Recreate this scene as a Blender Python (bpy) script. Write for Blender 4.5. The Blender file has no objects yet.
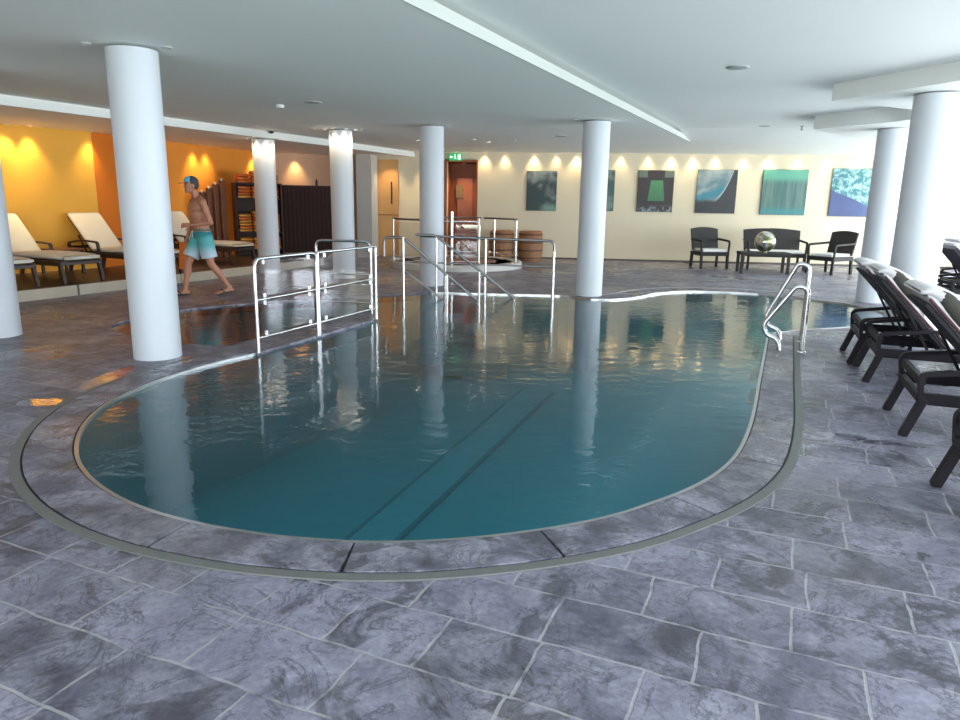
import bpy, bmesh, math, random
from mathutils import Vector, Matrix, noise
random.seed(7)
C = bpy.context.scene
R = math.radians
PI = math.pi

# ---------------------------------------------------------------- camera, sky, daylight, exposure
cam_data = bpy.data.cameras.new('camera')
cam = bpy.data.objects.new('camera', cam_data)
C.collection.objects.link(cam)
cam_data.sensor_width = 36.0
cam_data.lens = 706.5 / 960 * 36.0
cam_data.clip_start = 0.05


cam.matrix_world = Matrix.Translation((0, 0, 1.45)) @ Matrix.Rotation(R(90 - 12.676), 4, 'X') @ Matrix.Rotation(R(0.903), 4, 'Z')
C.camera = cam

world = bpy.data.worlds.new('sky')
C.world = world
world.use_nodes = True
wn = world.node_tree
wn.nodes.clear()
wo = wn.nodes.new('ShaderNodeOutputWorld')
wb = wn.nodes.new('ShaderNodeBackground')
wb.inputs[0].default_value = (0.78, 0.90, 1.0, 1)
wb.inputs[1].default_value = 2.2
wn.links.new(wb.outputs[0], wo.inputs[0])

C.view_settings.view_transform = 'Standard'
C.view_settings.look = 'None'
C.view_settings.gamma = 1.0
C.view_settings.use_curve_mapping = False
C.view_settings.exposure = 0.84

def area_light(name, loc, direction, sx, sy, power, color):
    l = bpy.data.lights.new(name, 'AREA')
    l.shape = 'RECTANGLE'; l.size = sx; l.size_y = sy
    l.energy = power; l.color = color
    o = bpy.data.objects.new(name, l)
    C.collection.objects.link(o)
    o.location = loc
    o.rotation_euler = Vector(direction).to_track_quat('-Z', 'Y').to_euler()
    return o

# daylight entering through the glazed right-hand side and the glazed front behind the camera
WC = Vector((11.75, 17.45, 0)); WD = Vector((math.cos(R(252)), math.sin(R(252)), 0))   # window wall runs from far corner
WN = Vector((-WD.y, WD.x, 0))
if WN.x > 0: WN = -WN
DAY = (0.82, 0.88, 1.0)
for i in range(8):
    c = WC + WD * (1.25 + 2.6 * i) - WN * 0.45
    area_light('daylight_window', (c.x, c.y, 1.32), WN + Vector((0, 0, -0.05)), 2.3, 2.3, 92, DAY)
for i in range(5):
    area_light('daylight_front', (-6.5 + 2.9 * i, -4.45, 1.4), (0, 1, 0), 2.6, 2.3, 42, (0.80, 0.86, 1.0))

# fill lamps added low outside to brighten the ceiling, standing in for lawn-bounced daylight
for i in range(4):
    c = WC + WD * (2.5 + 5.2 * i) - WN * 0.9
    area_light('lawn_bounce_fill', (c.x, c.y, 0.25), WN + Vector((0, 0, 0.75)), 4.9, 0.9, 95, (0.88, 1.0, 0.84))
for i in range(3):
    area_light('lawn_fill_front', (-5.0 + 5 * i, -4.9, 0.25), (0, 1, 0.75), 4.6, 0.9, 100, (0.88, 1.0, 0.84))

# ---------------------------------------------------------------- helpers
def set_props(o, label=None, cat=None, group=None, kind=None):
    if label: o['label'] = label
    if cat: o['category'] = cat
    if group: o['group'] = group
    if kind: o['kind'] = kind
    return o

def thing(name, label, cat, loc=(0, 0, 0), rotz=0.0, group=None):
    o = bpy.data.objects.new(name, None)
    C.collection.objects.link(o)
    o.empty_display_size = 0.1
    o.location = loc; o.rotation_euler = (0, 0, rotz)
    return set_props(o, label, cat, group)

def copy_tree(o, parent=None):
    c = o.copy()
    C.collection.objects.link(c)
    if parent: c.parent = parent
    for ch in list(o.children):
        copy_tree(ch, c)
    return c

class MB:
    def __init__(self):
        self.v = []; self.f = []; self.sm = []; self.mi = []
        self.M = Matrix.Identity(4); self.mat = 0
    def add(self, vs, fs, smooth=False):
        n = len(self.v)
        self.v += [tuple(self.M @ Vector(p)) for p in vs]
        self.f += [tuple(i + n for i in f) for f in fs]
        self.sm += [smooth] * len(fs); self.mi += [self.mat] * len(fs)
        return self
    def box(self, c, s, rot=None, taper=1.0):
        x, y, z = [d / 2 for d in s]
        P = []
        for sz in (-1, 1):
            t = taper if sz < 0 else 1.0
            for sx, sy in ((-1, -1), (1, -1), (1, 1), (-1, 1)):
                p = Vector((sx * x * t, sy * y * t, sz * z))
                if rot is not None: p = rot @ p
                P.append(p + Vector(c))
        return self.add(P, [(3, 2, 1, 0), (4, 5, 6, 7), (0, 1, 5, 4), (1, 2, 6, 5), (2, 3, 7, 6), (3, 0, 4, 7)])
    def bar(self, a, b, w, h, up=(0, 0, 1)):
        a = Vector(a); b = Vector(b); d = (b - a)
        L = d.length; d.normalize()
        u = Vector(up)
        s = d.cross(u)
        if s.length < 1e-4: s = d.cross(Vector((1, 0, 0)))
        s.normalize(); u = s.cross(d).normalized()
        P = []
        for q in (a, b):
            for i, j in ((-1, -1), (1, -1), (1, 1), (-1, 1)):
                P.append(q + s * (i * w / 2) + u * (j * h / 2))
        return self.add(P, [(3, 2, 1, 0), (4, 5, 6, 7), (0, 1, 5, 4), (1, 2, 6, 5), (2, 3, 7, 6), (3, 0, 4, 7)])
    def tube(self, pts, r, n=10, closed=False, cap=True):
        pts = [Vector(p) for p in pts]; m = len(pts)
        rs = r if isinstance(r, (list, tuple)) else [r] * m
        rings = []; prev = None
        for i, p in enumerate(pts):
            if closed: t = pts[(i + 1) % m] - pts[i - 1]
            else: t = pts[min(i + 1, m - 1)] - pts[max(i - 1, 0)]
            t.normalize()
            if prev is None:
                a = Vector((0, 0, 1)) if abs(t.z) < 0.9 else Vector((1, 0, 0))
                u = t.cross(a).normalized()
            else:
                u = (prev - t * prev.dot(t)).normalized()
            prev = u
            w = t.cross(u)
            rings.append([p + (u * math.cos(2 * PI * k / n) + w * math.sin(2 * PI * k / n)) * rs[i] for k in range(n)])
        vs = [q for ring in rings for q in ring]; fs = []
        for i in range(m if closed else m - 1):
            a = i * n; b = ((i + 1) % m) * n
            for k in range(n):
                k2 = (k + 1) % n
                fs.append((a + k, a + k2, b + k2, b + k))
        self.add(vs, fs, True)
        if cap and not closed:
            self.add(rings[0], [tuple(range(n))[::-1]]); self.add(rings[-1], [tuple(range(n))])
        return self
    def lathe(self, prof, n=32, c=(0, 0, 0)):
        vs = []; fs = []; cx, cy, cz = c
        for r, z in prof:
            vs += [(cx + r * math.cos(2 * PI * k / n), cy + r * math.sin(2 * PI * k / n), cz + z) for k in range(n)]
        for i in range(len(prof) - 1):
            for k in range(n):
                k2 = (k + 1) % n
                fs.append((i * n + k, i * n + k2, (i + 1) * n + k2, (i + 1) * n + k))
        self.add(vs, fs, True)
        if prof[0][0] > 1e-4: self.add(vs[:n], [tuple(range(n))[::-1]])
        if prof[-1][0] > 1e-4: self.add(vs[-n:], [tuple(range(n))])
        return self
    def ball(self, c, r, n=20, m=12, rot=None):
        rx, ry, rz = r if isinstance(r, (tuple, list)) else (r, r, r)
        vs = []; fs = []
        for i in range(m + 1):
            th = PI * i / m
            for k in range(n):
                p = Vector((rx * math.sin(th) * math.cos(2 * PI * k / n), ry * math.sin(th) * math.sin(2 * PI * k / n), -rz * math.cos(th)))
                if rot is not None: p = rot @ p
                vs.append(p + Vector(c))
        for i in range(m):
            for k in range(n):
                k2 = (k + 1) % n
                fs.append((i * n + k, i * n + k2, (i + 1) * n + k2, (i + 1) * n + k))
        return self.add(vs, fs, True)
    def prism(self, poly, z0, z1):
        n = len(poly)
        ar = sum(poly[i][0] * poly[(i + 1) % n][1] - poly[(i + 1) % n][0] * poly[i][1] for i in range(n))
        if ar < 0: poly = poly[::-1]
        vs = [(p[0], p[1], z0) for p in poly] + [(p[0], p[1], z1) for p in poly]
        fs = [tuple(range(n))[::-1], tuple(range(n, 2 * n))] + [(i, (i + 1) % n, n + (i + 1) % n, n + i) for i in range(n)]
        return self.add(vs, fs)
    def wallquad(self, a, b, z0, z1, th=0.12, side=1):
        a = Vector((a[0], a[1], 0)); b = Vector((b[0], b[1], 0))
        d = (b - a).normalized(); nrm = Vector((-d.y, d.x, 0)) * side * th
        return self.prism([a.to_2d(), b.to_2d(), (b + nrm).to_2d(), (a + nrm).to_2d()], z0, z1)
    def build(self, name, mats, parent=None, bevel=0.0, seg=2, weld=False):
        me = bpy.data.meshes.new(name)
        me.from_pydata(self.v, [], self.f)
        me.update()
        for p, s, mi in zip(me.polygons, self.sm, self.mi):
            p.use_smooth = s; p.material_index = mi
        o = bpy.data.objects.new(name, me)
        C.collection.objects.link(o)
        if not isinstance(mats, (list, tuple)): mats = [mats]
        for m in mats: me.materials.append(m)
        if parent: o.parent = parent
        if bevel:
            b = o.modifiers.new('bevel', 'BEVEL'); b.width = bevel; b.segments = seg; b.limit_method = 'ANGLE'
        return o

def catmull(pts, n=6, closed=False):
    out = []; m = len(pts); P = [Vector(p) for p in pts]
    rng = range(m) if closed else range(m - 1)
    for i in rng:
        p0 = P[(i - 1) % m] if closed or i > 0 else P[0] * 2 - P[1]
        p1 = P[i]; p2 = P[(i + 1) % m]
        p3 = P[(i + 2) % m] if closed or i + 2 < m else P[-1] * 2 - P[-2]
        for k in range(n):
            t = k / n
            out.append(0.5 * ((2 * p1) + (-p0 + p2) * t + (2 * p0 - 5 * p1 + 4 * p2 - p3) * t * t + (-p0 + 3 * p1 - 3 * p2 + p3) * t ** 3))
    if not closed: out.append(P[-1])
    return out

def fillet(pts, r, n=6):
    """rounds the corners of a 3-D polyline"""
    P = [Vector(p) for p in pts]; out = [P[0]]
    for i in range(1, len(P) - 1):
        a = (P[i - 1] - P[i]); b = (P[i + 1] - P[i])
        d = min(r, a.length * 0.49, b.length * 0.49)
        a = P[i] + a.normalized() * d; b = P[i] + b.normalized() * d
        for k in range(n + 1):
            t = k / n
            out.append(a * (1 - t) ** 2 + P[i] * 2 * t * (1 - t) + b * t * t)
    out.append(P[-1])
    return out

# ---------------------------------------------------------------- materials
def new_mat(name):
    m = bpy.data.materials.new(name); m.use_nodes = True
    nt = m.node_tree
    return m, nt, nt.nodes['Principled BSDF'], nt.nodes['Material Output']

def mat(name, col, rough=0.5, metal=0.0, vary=0.08, scale=6.0, bump=0.0, bscale=60.0, spec=0.5, coat=0.0, sheen=0.0):
    m, nt, b, out = new_mat(name)
    tc = nt.nodes.new('ShaderNodeTexCoord')
    nz = nt.nodes.new('ShaderNodeTexNoise'); nz.inputs['Scale'].default_value = scale; nz.inputs['Detail'].default_value = 3
    nt.links.new(tc.outputs['Object'], nz.inputs['Vector'])
    mx = nt.nodes.new('ShaderNodeMix'); mx.data_type = 'RGBA'
    mx.inputs[6].default_value = (*[c * (1 - vary) for c in col], 1)
    mx.inputs[7].default_value = (*[min(1, c * (1 + vary)) for c in col], 1)
    nt.links.new(nz.outputs[0], mx.inputs[0])
    nt.links.new(mx.outputs[2], b.inputs['Base Color'])
    b.inputs['Roughness'].default_value = rough; b.inputs['Metallic'].default_value = metal
    b.inputs['Specular IOR Level'].default_value = spec
    b.inputs['Coat Weight'].default_value = coat
    b.inputs['Sheen Weight'].default_value = sheen
    if bump:
        n2 = nt.nodes.new('ShaderNodeTexNoise'); n2.inputs['Scale'].default_value = bscale
        nt.links.new(tc.outputs['Object'], n2.inputs['Vector'])
        bp = nt.nodes.new('ShaderNodeBump'); bp.inputs['Strength'].default_value = bump; bp.inputs['Distance'].default_value = 0.01
        nt.links.new(n2.outputs[0], bp.inputs['Height']); nt.links.new(bp.outputs[0], b.inputs['Normal'])
    return m

def emit(name, col, s):
    m, nt, b, out = new_mat(name)
    b.inputs['Base Color'].default_value = (*col, 1)
    b.inputs['Emission Color'].default_value = (*col, 1); b.inputs['Emission Strength'].default_value = s
    return m

def N(nt, t, **kw):
    n = nt.nodes.new(t)
    for k, v in kw.items(): setattr(n, k, v)
    return n
def lk(nt, a, b): nt.links.new(a, b)
def math_n(nt, op, a, b=None, c=None, clamp=False):
    n = nt.nodes.new('ShaderNodeMath'); n.operation = op; n.use_clamp = clamp
    for i, v in enumerate((a, b, c)):
        if v is None: continue
        if isinstance(v, (int, float)): n.inputs[i].default_value = v
        else: nt.links.new(v, n.inputs[i])
    return n.outputs[0]
def mixc(nt, f, a, b):
    n = nt.nodes.new('ShaderNodeMix'); n.data_type = 'RGBA'
    for i, v in ((0, f), (6, a), (7, b)):
        if isinstance(v, (int, float)): n.inputs[i].default_value = v
        elif isinstance(v, tuple): n.inputs[i].default_value = (*v, 1)
        else: nt.links.new(v, n.inputs[i])
    return n.outputs[2]
def sstep(nt, x, lo, hi):
    n = nt.nodes.new('ShaderNodeMapRange'); n.interpolation_type = 'SMOOTHSTEP'
    nt.links.new(x, n.inputs[0]); n.inputs[1].default_value = lo; n.inputs[2].default_value = hi
    return n.outputs[0]
def noise_n(nt, vec, scale, detail=4, rough=0.55, dist=0.0):
    n = nt.nodes.new('ShaderNodeTexNoise'); n.inputs['Scale'].default_value = scale
    n.inputs['Detail'].default_value = detail; n.inputs['Roughness'].default_value = rough; n.inputs['Distortion'].default_value = dist
    if vec is not None: nt.links.new(vec, n.inputs['Vector'])
    return n.outputs[0]

def slate(name, joints=True):
    m, nt, b, out = new_mat(name)
    geo = N(nt, 'ShaderNodeNewGeometry')
    pos = geo.outputs['Position']
    mp = N(nt, 'ShaderNodeMapping'); mp.inputs['Rotation'].default_value = (0, 0, R(23.5)); mp.inputs['Location'].default_value = (0.13, 0.05, 0)
    lk(nt, pos, mp.inputs[0])
    wob = N(nt, 'ShaderNodeTexNoise'); wob.inputs['Scale'].default_value = 5.0; wob.inputs['Detail'].default_value = 3
    lk(nt, pos, wob.inputs['Vector'])
    vm = N(nt, 'ShaderNodeVectorMath', operation='MULTIPLY_ADD')
    lk(nt, wob.outputs['Color'], vm.inputs[0]); vm.inputs[1].default_value = (0.04, 0.04, 0); lk(nt, mp.outputs[0], vm.inputs[2])
    big = noise_n(nt, pos, 0.9, 3, 0.5)
    mid = noise_n(nt, pos, 4.5, 6, 0.62, 0.6)
    fine = noise_n(nt, pos, 34, 8, 0.78)
    crk = math_n(nt, 'ABSOLUTE', math_n(nt, 'SUBTRACT', noise_n(nt, pos, 3.4, 8, 0.68, 0.9), 0.5))
    if joints:
        br = N(nt, 'ShaderNodeTexBrick')
        br.offset = 0.43; br.offset_frequency = 2; br.squash = 0.68; br.squash_frequency = 3
        br.inputs['Scale'].default_value = 1.0
        br.inputs['Brick Width'].default_value = 0.50; br.inputs['Row Height'].default_value = 0.30
        br.inputs['Mortar Size'].default_value = 0.0065; br.inputs['Mortar Smooth'].default_value = 0.35
        br.inputs['Bias'].default_value = 0.0
        br.inputs['Color1'].default_value = (0.0, 0.0, 0.0, 1); br.inputs['Color2'].default_value = (1, 1, 1, 1); br.inputs['Mortar'].default_value = (0.5, 0.5, 0.5, 1)
        lk(nt, vm.outputs[0], br.inputs['Vector'])
        tone = br.outputs['Color']; mort = br.outputs['Fac']
    col = mixc(nt, sstep(nt, mid, 0.32, 0.70), (0.095, 0.092, 0.132), (0.30, 0.295, 0.365))
    if joints:
        tn = N(nt, 'ShaderNodeSeparateColor'); lk(nt, tone, tn.inputs[0])
        col = mixc(nt, math_n(nt, 'MULTIPLY', tn.outputs[0], 0.62), col, (0.23, 0.222, 0.285))
    if joints:
        hs = N(nt, 'ShaderNodeHueSaturation'); lk(nt, math_n(nt, 'MULTIPLY_ADD', tn.outputs[0], 0.45, 0.80), hs.inputs['Value']); lk(nt, col, hs.inputs['Color']); hs.inputs['Saturation'].default_value = 1.1
        col = hs.outputs[0]
    # darker, damp or iron-stained bands running through single slabs
    vein = noise_n(nt, pos, 2.3, 7, 0.6, 1.6)
    col = mixc(nt, math_n(nt, 'MULTIPLY', sstep(nt, vein, 0.54, 0.61), 0.70), col, (0.055, 0.053, 0.066))
    col = mixc(nt, math_n(nt, 'MULTIPLY', sstep(nt, big, 0.50, 0.66), 0.35), col, (0.15, 0.135, 0.125))
    col = mixc(nt, math_n(nt, 'MULTIPLY', sstep(nt, crk, 0.022, 0.0), 0.6), col, (0.045, 0.043, 0.056))
    lime = noise_n(nt, pos, 3.1, 6, 0.65, 1.0)
    col = mixc(nt, math_n(nt, 'MULTIPLY', sstep(nt, lime, 0.60, 0.72), 0.5), col, (0.36, 0.37, 0.41))
    fl = N(nt, 'ShaderNodeHueSaturation')
    lk(nt, math_n(nt, 'MULTIPLY_ADD', fine, 2.0, 0.0), fl.inputs['Value']); lk(nt, col, fl.inputs['Color'])
    col = fl.outputs[0]
    if joints:
        brk = noise_n(nt, pos, 9, 4, 0.6)
        mf = math_n(nt, 'MULTIPLY', mort, sstep(nt, brk, 0.30, 0.55))
        col = mixc(nt, math_n(nt, 'MULTIPLY', mf, 0.66), col, (0.42, 0.41, 0.42))
    lk(nt, col, b.inputs['Base Color'])
    wet = sstep(nt, noise_n(nt, pos, 0.75, 4, 0.55, 0.5), 0.47, 0.62)
    ro = math_n(nt, 'MULTIPLY_ADD', wet, -0.22, 0.40)
    ro = math_n(nt, 'MULTIPLY_ADD', sstep(nt, vein, 0.56, 0.64), -0.10, ro)
    ro = math_n(nt, 'MULTIPLY_ADD', fine, 0.15, ro, clamp=True)
    # a few standing puddles beside the left of the pool and by the loungers
    sx = N(nt, 'ShaderNodeSeparateXYZ'); lk(nt, pos, sx.inputs[0])
    pud = None
    for (px, py, rx, ry) in ((-3.12, 4.85, 0.17, 0.10), (-3.02, 5.55, 0.10, 0.40), (-2.70, 6.15, 0.10, 0.25), (2.3, 4.35, 0.22, 0.08), (2.55, 4.25, 0.12, 0.05)):
        dx = math_n(nt, 'DIVIDE', math_n(nt, 'SUBTRACT', sx.outputs[0], px), rx)
        dy = math_n(nt, 'DIVIDE', math_n(nt, 'SUBTRACT', sx.outputs[1], py), ry)
        d2 = math_n(nt, 'ADD', math_n(nt, 'MULTIPLY', dx, dx), math_n(nt, 'MULTIPLY', dy, dy))
        d2 = math_n(nt, 'SUBTRACT', 1.0, math_n(nt, 'ADD', d2, math_n(nt, 'MULTIPLY_ADD', mid, 2.4, -1.2)))
        pud = d2 if pud is None else math_n(nt, 'MAXIMUM', pud, d2)
    pm = sstep(nt, pud, 0.0, 0.15)
    ro = math_n(nt, 'MULTIPLY', ro, math_n(nt, 'MULTIPLY_ADD', pm, -0.80, 1.0))
    lk(nt, ro, b.inputs['Roughness'])
    b.inputs['Specular IOR Level'].default_value = 0.55
    h = math_n(nt, 'MULTIPLY_ADD', fine, 0.35, math_n(nt, 'MULTIPLY', mid, 0.9))
    if joints: h = math_n(nt, 'MULTIPLY_ADD', mort, -0.5, h)
    bp = N(nt, 'ShaderNodeBump'); bp.inputs['Distance'].default_value = 0.010
    lk(nt, math_n(nt, 'MULTIPLY_ADD', pm, -0.52, 0.55), bp.inputs['Strength'])
    lk(nt, h, bp.inputs['Height']); lk(nt, bp.outputs[0], b.inputs['Normal'])
    return m

M = {}
M['slate'] = slate('slate_paving')
M['slab'] = slate('slate_coping', False)
M['ceiling'] = mat('ceiling_paint', (0.87, 0.89, 0.86), 0.75, vary=0.02, scale=0.7)
M['ceiling_hi'] = mat('ceiling_paint_upper', (0.86, 0.88, 0.86), 0.75, vary=0.02, scale=0.7)
M['soffit'] = mat('soffit_paint', (0.90, 0.86, 0.82), 0.7, vary=0.02)
M['band'] = mat('band_paint', (0.86, 0.87, 0.84), 0.6, vary=0.02)
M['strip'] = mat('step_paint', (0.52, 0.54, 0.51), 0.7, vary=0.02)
M['groove_shade'] = mat('painted_gap_shade', (0.07, 0.08, 0.08), 0.8, vary=0.05)  # near-black colour paints in the shade of the recess above the ceiling step
M['column'] = mat('column_paint', (0.61, 0.635, 0.68), 0.42, vary=0.02, scale=1.5)
M['cream'] = mat('cream_wall', (0.72, 0.63, 0.46), 0.75, vary=0.03, scale=1.2)
M['yellow'] = mat('yellow_wall', (0.86, 0.43, 0.05), 0.7, vary=0.10, scale=0.9)
M['orange'] = mat('orange_wall', (0.84, 0.22, 0.015), 0.7, vary=0.08, scale=1.0)
M['orange2'] = mat('ochre_wall', (0.86, 0.31, 0.030), 0.7, vary=0.08, scale=1.0)
M['pink'] = mat('salmon_wall', (0.62, 0.38, 0.24), 0.7, vary=0.05)
M['grey_wall'] = mat('grey_wall', (0.55, 0.54, 0.50), 0.7, vary=0.03)
M['white_wall'] = mat('white_wall', (0.8, 0.8, 0.78), 0.7, vary=0.02)
M['door_wood'] = mat('door_wood', (0.30, 0.080, 0.018), 0.45, vary=0.25, scale=3)
M['light_wood'] = mat('light_door_wood', (0.62, 0.33, 0.12), 0.45, vary=0.12, scale=2.5)
M['steel'] = mat('stainless_steel', (0.70, 0.70, 0.70), 0.22, 1.0, vary=0.04, scale=12)
M['steel_rim'] = mat('brushed_steel_rim', (0.60, 0.61, 0.61), 0.33, 1.0, vary=0.06, scale=12)
M['steel_dark'] = mat('brushed_steel_rail', (0.28, 0.27, 0.27), 0.32, 1.0, vary=0.06, scale=12)
M['channel'] = mat('drain_grate', (0.17, 0.175, 0.17), 0.5, 0.2, vary=0.10, scale=20)
M['pale_channel'] = mat('pale_drain_grate', (0.50, 0.52, 0.52), 0.5, 0.0, vary=0.10, scale=20)
M['black'] = mat('black_gap', (0.012, 0.012, 0.015), 0.6)
M['frame'] = mat('dark_lounger_frame', (0.012, 0.009, 0.013), 0.5, vary=0.2, scale=15, spec=0.2)
M['sling'] = mat('dark_sling', (0.016, 0.012, 0.020), 0.7, vary=0.15, scale=30, bump=0.3, bscale=300)
M['bronze'] = mat('brown_lounger_frame', (0.045, 0.024, 0.018), 0.4, vary=0.2, scale=15)
M['cushion'] = mat('cream_cushion', (0.80, 0.74, 0.62), 0.8, vary=0.04, scale=5, bump=0.2, bscale=120, sheen=0.2)
M['pad'] = mat('pale_grey_pad', (0.60, 0.57, 0.58), 0.75, vary=0.06, scale=6, bump=0.3, bscale=90, sheen=0.2)
M['pad_side'] = mat('maroon_pad_edge', (0.075, 0.022, 0.028), 0.7, vary=0.15)
M['pad_olive'] = mat('olive_pad_edge', (0.045, 0.042, 0.034), 0.7, vary=0.15)
M['wicker'] = mat('dark_wicker', (0.030, 0.026, 0.025), 0.6, vary=0.35, scale=60, bump=0.6, bscale=140, spec=0.3)
M['white_cush'] = mat('white_seat_cushion', (0.82, 0.81, 0.78), 0.8, vary=0.03)
M['dark_wood'] = mat('dark_screen_wood', (0.040, 0.014, 0.010), 0.5, vary=0.3, scale=5, spec=0.3)
M['red_wood'] = mat('reddish_board', (0.17, 0.055, 0.022), 0.45, vary=0.3, scale=4)
M['ledge_face'] = mat('pale_ledge_stone', (0.46, 0.40, 0.31), 0.6, vary=0.12, scale=5)
M['ledge_top'] = mat('brown_ledge_slate', (0.10, 0.060, 0.050), 0.35, vary=0.25, scale=3, bump=0.2, bscale=25)
M['tile'] = None
M['orange_towel'] = mat('orange_terry', (0.78, 0.20, 0.04), 0.9, vary=0.1, bump=0.4, bscale=90)
M['amber_towel'] = mat('amber_terry', (0.85, 0.38, 0.07), 0.9, vary=0.1, bump=0.4, bscale=90)
M['skin'] = mat('skin', (0.46, 0.20, 0.12), 0.5, vary=0.08, scale=8)
M['hair'] = mat('dark_hair', (0.05, 0.035, 0.025), 0.6)
M['cap_blue'] = mat('turquoise_cap', (0.16, 0.55, 0.72), 0.7)
M['cap_dark'] = mat('dark_cap', (0.05, 0.05, 0.07), 0.7)
M['rubber'] = mat('black_rubber', (0.02, 0.02, 0.022), 0.6)
M['eye'] = mat('eye_dark', (0.03, 0.02, 0.02), 0.3)
M['lip'] = mat('lip', (0.35, 0.13, 0.10), 0.5)
M['barrel'] = mat('barrel_wood', (0.30, 0.14, 0.065), 0.6, vary=0.3, scale=9)
M['barrel_band'] = mat('barrel_band', (0.14, 0.065, 0.035), 0.6, vary=0.2)
M['lamp'] = emit('lamp_glow', (1.0, 0.86, 0.62), 14.0)
M['lamp_ring'] = mat('lamp_ring', (0.75, 0.75, 0.72), 0.35, 0.3)
M['disc'] = mat('grey_ceiling_disc', (0.42, 0.44, 0.42), 0.6)
M['disc_white'] = mat('white_plastic', (0.82, 0.82, 0.8), 0.5)
M['sign_green'] = emit('exit_sign_green', (0.02, 0.30, 0.10), 0.6)
M['sign_white'] = emit('exit_sign_white', (0.75, 0.95, 0.80), 0.8)
M['window_frame'] = mat('window_frame_grey', (0.70, 0.72, 0.72), 0.5)
M['lawn'] = mat('lawn', (0.10, 0.22, 0.05), 0.9, vary=0.3, scale=20)
M['red_deck'] = mat('reddish_tub_surround', (0.30, 0.13, 0.09), 0.35, vary=0.15, scale=5)
M['tub_face'] = mat('pale_tub_rim', (0.55, 0.53, 0.50), 0.45, vary=0.06)

def slats_mat(name, c1, c2, scale):
    m, nt, b, out = new_mat(name)
    tc = N(nt, 'ShaderNodeTexCoord'); w = N(nt, 'ShaderNodeTexWave'); w.wave_type = 'BANDS'; w.bands_direction = 'X'
    w.inputs['Scale'].default_value = scale; w.inputs['Distortion'].default_value = 0.3
    lk(nt, tc.outputs['Object'], w.inputs[0]); lk(nt, mixc(nt, w.outputs[1], c1, c2), b.inputs['Base Color'])
    bp = N(nt, 'ShaderNodeBump'); bp.inputs['Strength'].default_value = 0.3; bp.inputs['Distance'].default_value = 0.01
    lk(nt, w.outputs[1], bp.inputs['Height']); lk(nt, bp.outputs[0], b.inputs['Normal']); b.inputs['Roughness'].default_value = 0.6; b.inputs['Specular IOR Level'].default_value = 0.2
    return m
M['screen'] = slats_mat('dark_slatted_wood', (0.022, 0.007, 0.005), (0.036, 0.012, 0.009), 3.2)

def glass_mat(name, tint, ior=1.45, rough=0.02):
    m, nt, b, out = new_mat(name)
    nt.nodes.remove(b)
    tr = N(nt, 'ShaderNodeBsdfTransparent'); tr.inputs[0].default_value = (*tint, 1)
    gl = N(nt, 'ShaderNodeBsdfGlossy'); gl.inputs['Roughness'].default_value = rough
    fr = N(nt, 'ShaderNodeFresnel'); ge = N(nt, 'ShaderNodeNewGeometry')
    lk(nt, math_n(nt, 'MULTIPLY_ADD', ge.outputs['Backfacing'], 1 / ior - ior, ior), fr.inputs[0])
    mx = N(nt, 'ShaderNodeMixShader')
    lk(nt, fr.outputs[0], mx.inputs[0]); lk(nt, tr.outputs[0], mx.inputs[1]); lk(nt, gl.outputs[0], mx.inputs[2]); lk(nt, mx.outputs[0], out.inputs[0])
    return m
M['glass'] = glass_mat('railing_glass', (0.90, 0.89, 0.90), 1.5, 0.03)
M['pane'] = glass_mat('window_glass', (0.97, 0.98, 0.98), 1.45)

def water_mat(name, tint, amp, sc):
    m, nt, b, out = new_mat(name)
    nt.nodes.remove(b)
    geo = N(nt, 'ShaderNodeNewGeometry')
    mp = N(nt, 'ShaderNodeMapping'); mp.inputs['Scale'].default_value = (0.75, 1.25, 1); lk(nt, geo.outputs['Position'], mp.inputs[0])
    n1 = noise_n(nt, mp.outputs[0], sc, 3, 0.55, 0.8)
    n2 = noise_n(nt, mp.outputs[0], sc * 0.28, 2, 0.5, 0.3)
    patch = sstep(nt, noise_n(nt, geo.outputs['Position'], 0.45, 2), 0.35, 0.70)
    h = math_n(nt, 'MULTIPLY_ADD', n1, math_n(nt, 'MULTIPLY_ADD', patch, 0.8, 0.25), math_n(nt, 'MULTIPLY', n2, 0.9))
    bp = N(nt, 'ShaderNodeBump'); bp.inputs['Strength'].default_value = 1.0; bp.inputs['Distance'].default_value = amp
    lk(nt, h, bp.inputs['Height'])
    tr = N(nt, 'ShaderNodeBsdfTransparent'); tr.inputs[0].default_value = (*tint, 1)
    gl = N(nt, 'ShaderNodeBsdfGlossy'); gl.inputs['Roughness'].default_value = 0.015; gl.inputs[0].default_value = (0.95, 0.95, 0.95, 1)
    fr = N(nt, 'ShaderNodeFresnel'); fr.inputs[0].default_value = 1.36
    lk(nt, bp.outputs[0], gl.inputs['Normal']); lk(nt, bp.outputs[0], fr.inputs['Normal'])
    mx = N(nt, 'ShaderNodeMixShader')
    lk(nt, fr.outputs[0], mx.inputs[0]); lk(nt, tr.outputs[0], mx.inputs[1]); lk(nt, gl.outputs[0], mx.inputs[2]); lk(nt, mx.outputs[0], out.inputs[0])
    return m
M['water'] = water_mat('pool_water', (0.30, 0.74, 0.84), 0.006, 7.0)
M['water_tub'] = water_mat('tub_water', (0.45, 0.72, 0.72), 0.0015, 6.0)
M['pool_tile'] = mat('pool_lining_teal', (0.26, 0.62, 0.66), 0.5, vary=0.06, scale=1.0)
M['pool_tile2'] = mat('pool_lining_line', (0.31, 0.68, 0.72), 0.5, vary=0.06, scale=1.0)
M['pool_dark'] = mat('pool_joint_dark', (0.15, 0.40, 0.44), 0.5, vary=0.06, scale=1.0)

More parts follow.
